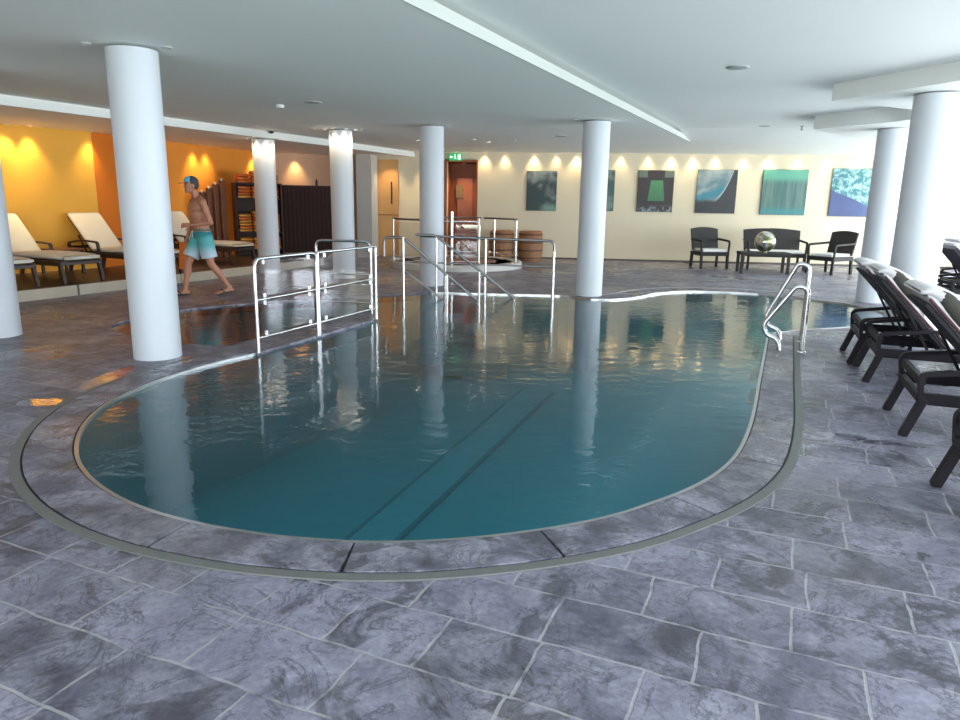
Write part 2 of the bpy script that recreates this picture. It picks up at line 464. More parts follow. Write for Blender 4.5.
# ---------------------------------------------------------------- the room shell
H1 = 2.667; H2 = 2.80; HS = 2.54
rim_main = catmull([(-2.13, 6.60), (-2.33, 6.25), (-2.50, 5.85), (-2.62, 5.35), (-2.66, 4.90), (-2.58, 4.45), (-2.42, 4.04), (-2.22, 3.70), (-1.98, 3.42),
                    (-1.69, 3.18), (-1.36, 3.0), (-1.0, 2.88), (-0.70, 2.825), (-0.40, 2.81), (-0.08, 2.85), (0.28, 2.95), (0.60, 3.09), (0.87, 3.27), (1.12, 3.47),
                    (1.36, 3.73), (1.60, 4.10), (1.92, 4.76), (2.39, 5.86), (2.87, 6.98), (3.33, 8.06)], 5)
rim_right = catmull([(3.33, 8.06), (3.80, 8.34), (4.49, 8.60), (5.15, 8.90), (5.60, 9.45), (5.72, 10.15), (5.60, 10.85)], 4)[1:]
rim_far = catmull([(5.60, 10.85), (5.10, 11.45), (4.48, 11.95), (3.60, 12.08), (2.95, 11.75), (2.50, 11.22), (2.10, 10.90), (1.70, 10.86), (1.25, 11.22), (0.30, 11.28), (-0.80, 11.40)], 4)[1:]
rim_basin = catmull([(-0.80, 11.40), (-1.54, 10.95), (-2.20, 10.50), (-3.12, 9.95), (-3.85, 9.25), (-4.15, 8.60), (-4.22, 7.95), (-3.85, 7.45), (-3.30, 7.08), (-2.85, 6.93), (-2.47, 6.93)], 4)[1:]
kerb_back = [Vector(p) for p in [(-1.62, 8.98), (-1.53, 9.08), (-1.42, 9.08), (-1.34, 8.99), (-1.32, 8.86), (-1.30, 8.60)]]
water_poly = rim_main + rim_right + rim_far + rim_basin + kerb_back
floor_outer = [(-14, -5), (13, -5), (13, 22), (-14, 22)]

def flat_with_hole(outer, hole, z):
    bm = bmesh.new()
    def loop(pts):
        vs = [bm.verts.new((p[0], p[1], z)) for p in pts]
        return [bm.edges.new((vs[i], vs[(i + 1) % len(vs)])) for i in range(len(vs))]
    e = loop(outer) + loop(hole)
    bmesh.ops.triangle_fill(bm, use_beauty=True, edges=e, normal=(0, 0, 1))
    for f in bm.faces:
        if f.normal.z < 0: f.normal_flip()
    me = bpy.data.meshes.new('floor'); bm.to_mesh(me); bm.free()
    return me
fm = flat_with_hole(floor_outer, [tuple(p) for p in water_poly], 0.0)
fm.materials.append(M['slate'])
fo = bpy.data.objects.new('floor', fm); C.collection.objects.link(fo); set_props(fo, kind='structure')

def struct(name, mb, m, bevel=0.0):
    return set_props(mb.build(name, m, None, bevel), kind='structure')

struct('ceiling', MB().prism([(-14, -5), (13.5, -5), (13.5, 22), (-14, 22)], H2, H2 + 0.15), M['ceiling_hi'])
# lower main ceiling left of the diagonal step, continuing along the far wall
d = Vector((4.13 + 0.53, 14.75 - 4.79)).normalized()
s0 = Vector((-0.53, 4.79)) - d * 11.0; s1 = Vector((4.13, 14.75)); s2 = s1 + Vector((math.cos(R(-14)), math.sin(R(-14)))) * 9.5
face = [(-9.35, 2.40), (-6.1, 9.3), (-4.7, 12.45), (-3.3, 15.5), (-2.35, 17.75), (-1.6, 19.4)]
low = [tuple(s0), tuple(s1), tuple(s2), (14, 22), (-1.6, 22)] + face[::-1] + [(-11, -5), (s0.x, -5)]
struct('trim_1', MB().prism(low, H1, 2.755), [M['ceiling']])
def inset_poly(poly, pts_keep): return poly
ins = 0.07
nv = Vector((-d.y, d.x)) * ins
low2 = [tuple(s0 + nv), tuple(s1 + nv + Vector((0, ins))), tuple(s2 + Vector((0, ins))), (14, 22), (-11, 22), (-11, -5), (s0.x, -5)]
struct('trim_2', MB().prism(low2, 2.756, H2 + 0.001), M['groove_shade'])
# pale band along the step
sl_ = Vector((0.25, -0.97)) * 1.3
wv_ = [(s1.x, s1.y, H1), (s2.x, s2.y, H1), (s2.x + sl_.x, s2.y + sl_.y, H2 + 0.002), (s1.x - d.x * 1.5, s1.y - d.y * 1.5, H2 + 0.002), (s1.x, s1.y, H2 + 0.01), (s2.x, s2.y, H2 + 0.01)]
struct('trim_11', MB().add(wv_, [(0, 1, 2, 3), (0, 3, 4), (1, 5, 2), (0, 4, 5, 1), (2, 5, 4, 3)]), M['ceiling_hi'])
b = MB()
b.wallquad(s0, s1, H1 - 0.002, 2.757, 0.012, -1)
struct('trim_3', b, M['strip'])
# soffit over the left-hand resting area with its pale edge
sof = face + [(-1.6, 21.5), (-13.8, 21.5), (-13.8, 2.4)]
struct('trim_4', MB().prism(sof, HS, H2), M['soffit'])
b = MB()
for i in range(len(face) - 1): b.wallquad(face[i], face[i + 1], HS - 0.003, HS + 0.095, 0.03, -1)
struct('trim_5', b, M['band'])
# dropped soffits around the right-hand columns
sofD = [(3.95, 8.50), (4.50, 6.95), (5.2, 4.6), (8.9, 4.6), (8.9, 8.2), (5.2, 9.1)]
struct('trim_6', MB().prism(sofD, 2.622, H2 + 0.01), M['band'])
sofE = [tuple(p) for p in catmull([(5.05, 11.35), (5.35, 10.7), (5.62, 10.25), (5.72, 9.85), (6.1, 9.6)], 5)] + [(9.3, 9.6), (9.8, 12.2), (6.3, 12.6)]
struct('trim_7', MB().prism(sofE, 2.60, H2 + 0.01), M['band'])

# walls
fwL = Vector((-3.25, 19.12)); fw0 = Vector((-0.17, 18.79)); fw1 = Vector((11.9, 17.47))
door_a = Vector((-0.93, 18.87))
b = MB(); b.wallquad(fw0, fw1, 0, H2, 0.2, 1); b.wallquad(fwL, door_a, 0, H2, 0.2, 1); b.wallquad(door_a, fw0, 2.42, H2, 0.2, 1)
struct('wall_back', b, M['cream'])
b = MB(); b.wallquad(fw0, fw1, 0, 0.05, 0.012, -1)
struct('baseboard_back', b, mat('dark_skirting', (0.10, 0.075, 0.06), 0.5))
struct('wall_left', MB().wallquad((-12.6, 4.3), (-6.95, 13.05), 0, H2, 0.2, 1), M['yellow'])
struct('wall_left_return', MB().wallquad((-6.95, 13.05), (-6.80, 14.1), 0, H2, 0.2, 1), M['orange'])
struct('wall_left_far', MB().wallquad((-6.80, 14.1), (-5.35, 18.2), 0, H2, 0.2, 1), M['orange2'])
struct('wall_left_corner', MB().wallquad((-5.35, 18.2), (-3.25, 19.12), 0, H2, 0.2, 1), M['pink'])
# grey pier in front of the light wooden door
struct('wall_pier', MB().prism([(-3.18, 18.3), (-2.80, 18.26), (-2.74, 18.95), (-3.12, 19.0)], 0, H2), M['grey_wall'])
# glazed right-hand side
def wp(t, off=0.0): return WC + WD * t - WN * off
b = MB()
b.wallquad(WC.to_2d(), wp(0.22).to_2d(), 0, H2, 0.2, 1 if (Vector((-WD.y, WD.x, 0)).dot(WN) < 0) else -1)
sd = 1 if (Vector((-WD.y, WD.x, 0)).dot(WN) < 0) else -1
for i in range(9):
    t = 0.0 + 2.6 * i
    b.wallquad(wp(t - 0.08 if i else 0).to_2d(), wp(t + 0.08).to_2d(), 0, H2, 0.2, sd)
b.wallquad(WC.to_2d(), wp(22.5).to_2d(), 2.5, H2, 0.2, sd); b.wallquad(WC.to_2d(), wp(22.5).to_2d(), 0, 0.12, 0.2, sd)
struct('wall_right', b, M['white_wall'])
for i in range(8):
    t0 = 2.6 * i + 0.08; t1 = t0 + 2.44
    w = MB()
    for (ta, tb, za, zb) in ((t0, t0 + .06, .12, 2.5), (t1 - .06, t1, .12, 2.5), (t0, t1, .12, .18), (t0, t1, 2.44, 2.5)):
        w.wallquad(wp(ta, .06).to_2d(), wp(tb, .06).to_2d(), za, zb, 0.05, sd)
    wo_ = struct('window_%d' % (i + 1), w, M['window_frame'])
    g = MB(); g.wallquad(wp(t0 + .06, .08).to_2d(), wp(t1 - .06, .08).to_2d(), .18, 2.44, 0.006, sd)
    g.build('pane', M['pane'], wo_)
# front wall behind the viewer, glazed
b = MB(); b.box((0, -4.1, 2.65), (27, 0.2, 0.3)); b.box((0, -4.1, 0.1), (27, 0.2, 0.2))
for i in range(6): b.box((-7.95 + 2.9 * i, -4.1, 1.4), (0.3, 0.2, 2.5))
b.box((-11.2, -4.1, 1.4), (6.2, 0.2, 2.8)); b.box((10.2, -4.1, 1.4), (7, 0.2, 2.8))
struct('wall_front', b, M['white_wall'])
struct('wall_side', MB().wallquad((-13.9, -4.1), (-12.5, 4.4), 0, H2, 0.2, 1), M['yellow'])
b = MB().box((0, -14, -0.06), (60, 17.5, 0.05))
b.prism([(13.2, -5), (40, -5), (40, 40), (13.2, 40)], -0.08, -0.03)
lw = b.build('trim_8', M['lawn']); set_props(lw, kind='structure')

# raised ledge along the left wall
led = [(-9.75, 2.3), (-6.38, 9.55), (-5.62, 11.10), (-5.17, 12.10), (-4.40, 13.85), (-3.55, 15.9), (-4.0, 18.8), (-5.35, 18.2), (-6.80, 14.1), (-7.0, 13.05), (-12.6, 4.3)]
struct('trim_9', MB().prism(led, 0, 0.15), M['ledge_top'])
b = MB()
for i, (a, c) in enumerate((((-9.75, 2.3), (-7.8, 6.50)), ((-7.79, 6.52), (-5.975, 10.38)), ((-5.965, 10.42), (-5.17, 12.10)), ((-5.165, 12.12), (-4.40, 13.85)), ((-4.39, 13.87), (-3.55, 15.9)))):
    b.wallquad(a, c, 0, 0.155, 0.03, -1)
struct('trim_10', b, M['ledge_face'], 0.006)

# doorway in the back wall, a recess lined in red-brown wood
b = MB()
back0 = door_a + Vector((0.05, 1.0)); back1 = fw0 + Vector((0.05, 1.0))
b.wallquad(back0, back1, 0, 2.5, 0.05, 1); b.wallquad(door_a, back0, 0, 2.5, 0.05, 1); b.wallquad(fw0, back1, 0, 2.5, 0.05, -1)
b.prism([door_a, fw0, back1, back0], 2.42, 2.5)
dr = struct('door_1', b, M['door_wood'])
f = MB(); f.box((-0.48, 19.80, 1.05), (0.42, 0.04, 2.0)); f.build('door_leaf', mat('door_leaf_wood', (0.36, 0.10, 0.025), 0.35, vary=0.2), dr)
f = MB(); f.box((-0.62, 19.76, 1.70), (0.22, 0.03, 0.34)); f.build('notice', mat('brown_notice', (0.22, 0.14, 0.07), 0.5, vary=0.4, scale=20), dr)
f = MB(); f.wallquad(door_a - Vector((0.07, -0.008)), door_a + Vector((0.0, 0)), 0, 2.47, 0.03, -1); f.wallquad(fw0, fw0 + Vector((0.04, -0.004)), 0, 2.45, 0.03, -1)
f.wallquad(door_a - Vector((0.07, -0.008)), fw0 + Vector((0.04, -0.004)), 2.42, 2.47, 0.03, -1)
f.build('frame', M['door_wood'], dr)
b = MB(); b.wallquad((-2.74, 19.05), (-2.20, 18.99), 0, 2.46, 0.05, -1)
d2 = struct('door_2', b, M['light_wood'])
f = MB(); f.tube([(-2.37, 18.90, 1.35), (-2.37, 18.88, 1.4), (-2.37, 18.88, 1.85), (-2.37, 18.90, 1.9)], 0.018); f.build('handle', M['rubber'], d2)
f = MB(); f.wallquad((-2.74, 18.995), (-2.20, 18.935), 1.05, 1.07, 0.006, -1); f.build('rail_line', M['door_wood'], d2)

# ---------------------------------------------------------------- pool
def offset(pts, dist):
    out = []
    for i, p in enumerate(pts):
        t = (pts[min(i + 1, len(pts) - 1)] - pts[max(i - 1, 0)]).normalized()
        out.append(p + Vector((t.y, -t.x)) * dist)
    return out
pool = thing('swimming_pool', 'teal freeform swimming pool with a thin steel rim set level into the slate floor', 'pool', (0.5, 7, 0))
IP = Matrix.Translation((-0.5, -7, 0))
def pb(): 
    m = MB(); m.M = IP; return m
b = pb(); n = len(water_poly)
vs = [(p.x, p.y, 0.0) for p in water_poly] + [(p.x, p.y, -1.15) for p in water_poly]
b.add(vs, [(i, (i + 1) % n, n + (i + 1) % n, n + i) for i in range(n)])
b.build('pool_wall', M['pool_tile'], pool)
b = pb(); b.add([(p.x, p.y, -1.15) for p in water_poly], [tuple(range(n))])
b.build('pool_floor', M['pool_tile'], pool)
b = pb(); b.add([(p.x, p.y, -0.016) for p in water_poly], [tuple(range(n))])
b.build('water_surface', M['water'], pool)
def ribbon(mb, a, c, z0, z1):
    m = len(a)
    vs = [(p[0], p[1], z1) for p in a] + [(p[0], p[1], z1) for p in c] + [(p[0], p[1], z0) for p in a] + [(p[0], p[1], z0) for p in c]
    fs = []
    for i in range(m - 1):
        fs += [(i, i + 1, m + i + 1, m + i), (2 * m + i, 3 * m + i, 3 * m + i + 1, 2 * m + i + 1), (i, 2 * m + i, 2 * m + i + 1, i + 1), (m + i, m + i + 1, 3 * m + i + 1, 3 * m + i)]
    fs += [(0, m, 3 * m, 2 * m), (m - 1, 3 * m - 1, 4 * m - 1, 2 * m - 1)]
    mb.add(vs, fs)
full_rim = rim_main + rim_right + rim_far
b = pb(); ribbon(b, offset(full_rim, -0.010), offset(full_rim, 0.012), -0.028, 0.005)
b.build('steel_rim', M['steel_rim'], pool)
bb_ = [Vector((-0.80, 11.40))] + rim_basin
b = pb(); ribbon(b, offset(bb_, -0.006), offset(bb_, 0.03), -0.12, 0.002); b.build('basin_edge', M['slab'], pool)
# slate coping slabs with open joints over a dark bed, then the drain channel
def slabs(path, w0, w1, L, z):
    out = []; cur = [path[0]]; acc = 0
    for i in range(1, len(path)):
        acc += (path[i] - path[i - 1]).length; cur.append(path[i])
        if acc > L or i == len(path) - 1:
            out.append(cur); cur = [path[i]]; acc = 0
    mb = pb()
    for s in out:
        if len(s) < 2: continue
        s = list(s)
        e = (s[-1] - s[-2]).normalized() * 0.008; s[-1] = s[-1] - e
        a = offset(s, w0); c = offset(s, w1)
        ribbon(mb, a, c, z - 0.01, z)
    return mb
cop = [p for p in rim_main[1:]]
slabs(cop, 0.022, 0.262, 0.78, 0.012).build('coping', M['slab'], pool)
b = pb(); ribbon(b, offset(cop, 0.010), offset(cop, 0.30), 0.0005, 0.0035); b.build('coping_bed', M['black'], pool)
b = pb(); ribbon(b, offset(cop, 0.274), offset(cop, 0.325), 0.001, 0.009); b.build('drain_channel', M['channel'], pool)
cf = rim_far[2:-8]
slabs(cf, 0.022, 0.42, 0.9, 0.010).build('coping', M['slab'], pool)
b = pb(); ribbon(b, offset(cf, 0.44), offset(cf, 0.49), 0.001, 0.009); b.build('drain_channel', M['pale_channel'], pool)
# slate kerb that reaches into the water below the glass railing
b = pb(); b.prism([(-2.115, 6.56), (-1.30, 8.60), (-1.32, 8.86), (-1.34, 8.99), (-1.42, 9.08), (-1.53, 9.08), (-1.62, 8.98), (-2.47, 6.95)], -0.02, 0.012)
b.build('kerb', M['slab'], pool)
# lines in the pool floor, seen through the water
b = pb()
for (x0, y0, x1, y1) in ((-1.27, 4.3, 0.60, 9.6), (-0.93, 4.2, 1.03, 9.5)):
    b.bar((x0, y0, -1.13), (x1, y1, -1.13), 0.03, 0.04)
b.build('floor_joint', M['pool_dark'], pool)
b = pb(); b.prism([(-1.26, 4.3), (-0.94, 4.2), (1.02, 9.5), (0.61, 9.6)], -1.15, -1.12); b.build('floor_strip', M['pool_tile2'], pool)
b = pb(); b.bar((-2.55, 6.9, -0.6), (-1.35, 9.6, -0.6), 0.06, 0.03); b.build('underwater_ledge', M['pool_tile2'], pool)
b = pb()
for k in range(4): b.box((-0.75 + 0.33 * k, 10.75, -0.14 - 0.17 * k - 0.4), (0.33, 1.0, 0.8))
b.build('entry_steps', M['pool_tile'], pool)

# ---------------------------------------------------------------- columns
def column(x, y, r, h, label, z0=0.0):
    b = MB(); b.lathe([(r, z0), (r, h - 0.02)], 48)
    o = b.build('round_column', M['column']); o.location = (x, y, 0)
    set_props(o, label, 'column', 'round white columns')
    return o
column(-2.985, 6.39, 0.207, H1, 'thick white round column at the left end of the pool, beside the walking man')
column(1.72, 11.26, 0.207, H1, 'white round column at the far pool edge, in front of a half hidden painting')
column(-0.868, 12.37, 0.207, H1, 'white round column behind the pool stair handrails, left of the exit sign')
column(-2.58, 13.33, 0.207, H1, 'spotlit white round column in front of the right end of the dark wooden screen')
column(-4.18, 13.98, 0.207, HS, 'spotlit white round column beside the towel shelves, on the edge of the ledge')
column(-5.06, 7.27, 0.22, H1, 'white round column cut by the left edge of the photo')
column(4.78, 7.86, 0.235, 2.63, 'thick white round column right behind the nearest backs of the dark loungers')
column(6.15, 11.1, 0.222, 2.61, 'white round column farther back, half hidden by the thicker one on the right')

# ---------------------------------------------------------------- glass railing by the pool
def rail_panel(root, a, c, h, zb, post_r=0.017, glass=True, mids=(0.50,), corner0=True, corner1=False, posts=(True, True), dark=False):
    a = Vector(a); c = Vector(c)
    pts = [(a.x, a.y, 0), (a.x, a.y, h), (c.x, c.y, h), (c.x, c.y, 0)]
    st = M['steel']
    MB().tube(fillet(pts, 0.09 if corner0 else 0.02), post_r, 12).build('frame', st, root)
    for z in list(mids) + [zb]:
        MB().tube([(a.x, a.y, z), (c.x, c.y, z)], post_r * 0.62, 10).build('rail', st, root)
    if glass:
        dd = (c - a).normalized(); ga = a + dd * 0.05; gc = c - dd * 0.05
        zs = [zb] + list(mids) + [h]
        for z0, z1 in zip(zs[:-1], zs[1:]):
            g = MB(); g.wallquad(ga, gc, z0 + 0.03, z1 - 0.03, 0.006, 1); g.build('glass_panel', M['glass'], root)
            for q in (ga + dd * 0.08, gc - dd * 0.08):
                for z in (z0 + 0.035, z1 - 0.035):
                    MB().box((q.x, q.y, z), (0.03, 0.03, 0.045)).build('clamp', st, root, 0.004)
k0 = Vector((-2.10, 6.55)); k2 = Vector((-1.285, 8.60)); km = k0.lerp(k2, 0.455)
def local(v, o): return (v[0] - o[0], v[1] - o[1])
gr = thing('glass_railing', 'steel framed clear glass railing on the slate kerb, nearest the column and the viewer', 'railing', (k0.x, k0.y, 0.012), 0, 'pool edge glass railings')
rail_panel(gr, (0, 0), local(km - (k2 - k0).normalized() * 0.03, k0), 0.885, 0.14)
gr = thing('glass_railing', 'second clear glass railing panel on the kerb, joined to the right of the nearest one', 'railing', (km.x, km.y, 0.012), 0, 'pool edge glass railings')
rail_panel(gr, (0, 0), local(k2, km), 0.885, 0.14, corner0=False)
kr = Vector((-1.40, 8.98)); kq = Vector((-2.12, 9.12))
gr = thing('glass_railing', 'glass railing seen behind the second panel on the kerb, turned across it', 'railing', (kr.x, kr.y, 0.012), 0, 'pool edge glass railings')
rail_panel(gr, local(kq, kr), (0, 0), 0.92, 0.14, post_r=0.017, glass=False)

# stair handrails standing in the water
def handrail(label, loc, parts):
    t = thing('stair_handrail', label, 'handrail', (loc[0], loc[1], 0), 0, 'steel handrails at the pool steps')
    for nm, pts, r, f in parts:
        pts = [(p[0] - loc[0], p[1] - loc[1], p[2]) for p in pts]
        MB().tube(fillet(pts, f), r, 10).build(nm, M['steel_dark'] if nm == 'rail' else M['steel'], t)
y1 = 10.72
handrail('sloping steel handrail with two rails at the left side of the pool steps', (-1.15, y1), [
    ('rail', [(-1.47, y1, 0.62), (-1.47, y1, 0.90), (-1.18, y1, 0.90), (0.02, y1 + 0.05, -0.10)], 0.021, 0.08),
    ('rail', [(-1.18, y1, 0.42), (-0.48, y1 + 0.02, -0.10)], 0.016, 0.05),
    ('post', [(-1.18, y1, 0.90), (-1.18, y1, -0.9)], 0.021, 0.01),
    ('post', [(-0.52, y1 + 0.02, 0.35), (-0.52, y1 + 0.02, -0.9)], 0.021, 0.01)])
y2 = 10.98
handrail('sloping steel handrail in the middle of the pool steps, in front of the far rail', (-0.7, y2), [
    ('rail', [(-1.02, y2, 0.93), (-0.72, y2, 0.93), (0.62, y2, -0.10)], 0.021, 0.08),
    ('post', [(-0.70, y2, 0.92), (-0.70, y2, -0.9)], 0.018, 0.01),
    ('post', [(-0.56, y2, 0.80), (-0.56, y2, -0.9)], 0.014, 0.01),
    ('post', [(-0.03, y2, 0.40), (-0.03, y2, -0.9)], 0.018, 0.01)])
y3 = 11.12
handrail('long level steel handrail behind the pool steps, bent down at its right end', (0.0, y3), [
    ('rail', [(-0.95, y3, 0.91), (1.13, y3, 0.86), (1.13, y3, 0.62)], 0.021, 0.09),
    ('rail', [(-1.35, y3, 0.52), (-0.9, y3, 0.50), (1.12, y3, 0.46)], 0.013, 0.05),
    ('post', [(0.06, y3, 0.87), (0.06, y3, -0.9)], 0.02, 0.01),
    ('post', [(1.13, y3, 0.70), (1.13, y3, -0.9)], 0.023, 0.01)])

# pool ladder rails on the right edge
def ladder_rail(label, inner, outer, h, y_out=0.0):
    t = thing('pool_ladder_rail', label, 'handrail', (outer.x, outer.y, 0.01), 0, 'arched steel ladder rails')
    o = outer; i_ = inner
    dv = (o - i_)
    P = [(0, 0, 0), (0, 0, h), (-dv.x * 0.32, -dv.y * 0.32, h + 0.03), (-dv.x * 1.12, -dv.y * 1.12, 0.26), (-dv.x * 1.06, -dv.y * 1.06, 0.16), (-dv.x * 0.68, -dv.y * 0.68, 0.11), (-dv.x * 0.62, -dv.y * 0.62, -0.005)]
    MB().tube(fillet(P, 0.11, 8), 0.024, 12).build('rail', M['steel'], t)
    MB().lathe([(0.045, 0), (0.045, 0.012), (0.02, 0.018)], 20).build('foot_plate', M['steel'], t)
u = Vector((0.396, 0.918)); w = Vector((0.918, -0.396))
base = Vector((2.93, 7.12))
ladder_rail('nearer arched steel ladder rail on the right pool edge', base, base + w * 0.34, 0.64)
base2 = base + u * 0.60
ladder_rail('farther arched steel ladder rail on the right pool edge', base2, base2 + w * 0.34, 0.82)
t = thing('ladder_tread', 'steel ladder treads between the arched rails just under the water', 'ladder', ((base.x + base2.x) / 2 - 0.1, (base.y + base2.y) / 2, -0.05))
for k in range(3):
    MB().bar((-u.x * 0.32, -u.y * 0.32, -0.02 - 0.25 * k), (u.x * 0.32, u.y * 0.32, -0.02 - 0.25 * k), 0.07, 0.025).build('tread', M['steel'], t, 0.004)

# ---------------------------------------------------------------- whirlpool at the back with its railing
wx, wy, wr = -0.60, 16.25, 1.52
t = thing('whirlpool', 'round raised whirlpool tub with a pale rim and reddish surround near the back wall', 'whirlpool', (wx, wy, 0))
MB().lathe([(wr, 0), (wr, 0.11), (wr - 0.03, 0.13), (wr - 0.22, 0.13), (wr - 0.24, 0.11), (wr - 0.24, 0.0)], 64).build('rim', M['tub_face'], t)
MB().lathe([(wr - 0.24, 0.115), (0.95, 0.115), (0.95, 0.02)], 64).build('surround', M['red_deck'], t)
MB().lathe([(0.0, 0.08), (0.95, 0.08)], 48).build('water_surface', M['water_tub'], t)
def arc(cx, cy, r, a0, a1, z, n=14): return [(cx + r * math.cos(R(a0 + (a1 - a0) * k / n)), cy + r * math.sin(R(a0 + (a1 - a0) * k / n)), z) for k in range(n + 1)]
def curved_rail(label, a0, a1, h=0.92, post_angles=(), r=1.40, glass=True):
    cx, cy = wx + r * math.cos(R((a0 + a1) / 2)), wy + r * math.sin(R((a0 + a1) / 2))
    t = thing('whirlpool_railing', label, 'railing', (cx, cy, 0.13), 0, 'railings around the whirlpool')
    ox, oy = wx - cx, wy - cy
    MB().tube(arc(ox, oy, r, a0, a1, h), 0.022, 10).build('rail', M['steel_dark'], t)
    MB().tube(arc(ox, oy, r, a0, a1, 0.10), 0.014, 10).build('rail', M['steel'], t)
    for pa in post_angles:
        x, y = ox + r * math.cos(R(pa)), oy + r * math.sin(R(pa))
        MB().tube([(x, y, 0), (x, y, h)], 0.02, 10).build('post', M['steel'], t)
    if glass:
        g = MB(); A = arc(ox, oy, r, a0, a1, 0); m = len(A)
        g.add([(p[0], p[1], 0.14) for p in A] + [(p[0], p[1], h - 0.06) for p in A], [(i, i + 1, m + i + 1, m + i) for i in range(m - 1)], True)
        g.build('glass_panel', M['glass'], t)
curved_rail('curved glass railing on the left side of the whirlpool', 190, 250, post_angles=(192, 248))
curved_rail('curved railing on the right side of the whirlpool, in front of the barrels', -15, 62, post_angles=(-14, 50), glass=False)
curved_rail('curved railing along the back of the whirlpool, below the brown doorway', 66, 130, post_angles=(68, 128), glass=False)
t = thing('whirlpool_gate', 'straight glass gate panel at the front of the whirlpool with a tall thick post', 'railing', (-0.66, 14.86, 0.13), 0, 'railings around the whirlpool')
MB().tube([(0.03, 0, -0.13), (0.03, 0, 1.10)], 0.035, 12).build('post', M['steel'], t)
MB().tube(fillet([(-0.12, 0, 0.90), (0.60, 0.02, 0.90), (0.60, 0.02, -0.13)], 0.1), 0.022, 12).build('frame', M['steel'], t)
MB().box((0.33, 0.01, 0.48), (0.46, 0.006, 0.72)).build('glass_panel', M['glass'], t)
MB().tube([(0.03, 0, 0.08), (0.60, 0.02, 0.08)], 0.012, 8).build('rail', M['steel'], t)

# barrels
def barrel(x, y, label):
    t = thing('wooden_barrel', label, 'barrel', (x, y, 0), 0, 'wooden barrels by the back wall')
    MB().lathe([(0.28, 0), (0.305, 0.2), (0.315, 0.36), (0.305, 0.52), (0.285, 0.74), (0.26, 0.74), (0.26, 0.70), (0, 0.70)], 32).build('body', M['barrel'], t)
    for z, r in ((0.08, 0.292), (0.27, 0.312), (0.46, 0.311), (0.66, 0.294)):
        MB().lathe([(r, z - 0.02), (r + 0.006, z - 0.018), (r + 0.006, z + 0.018), (r, z + 0.02)], 32).build('hoop', M['barrel_band'], t)
barrel(1.22, 17.95, 'round wooden barrel at the back wall, right of the other and nearer the paintings')
barrel(0.50, 18.0, 'round wooden barrel partly behind the whirlpool railing, left of the other')

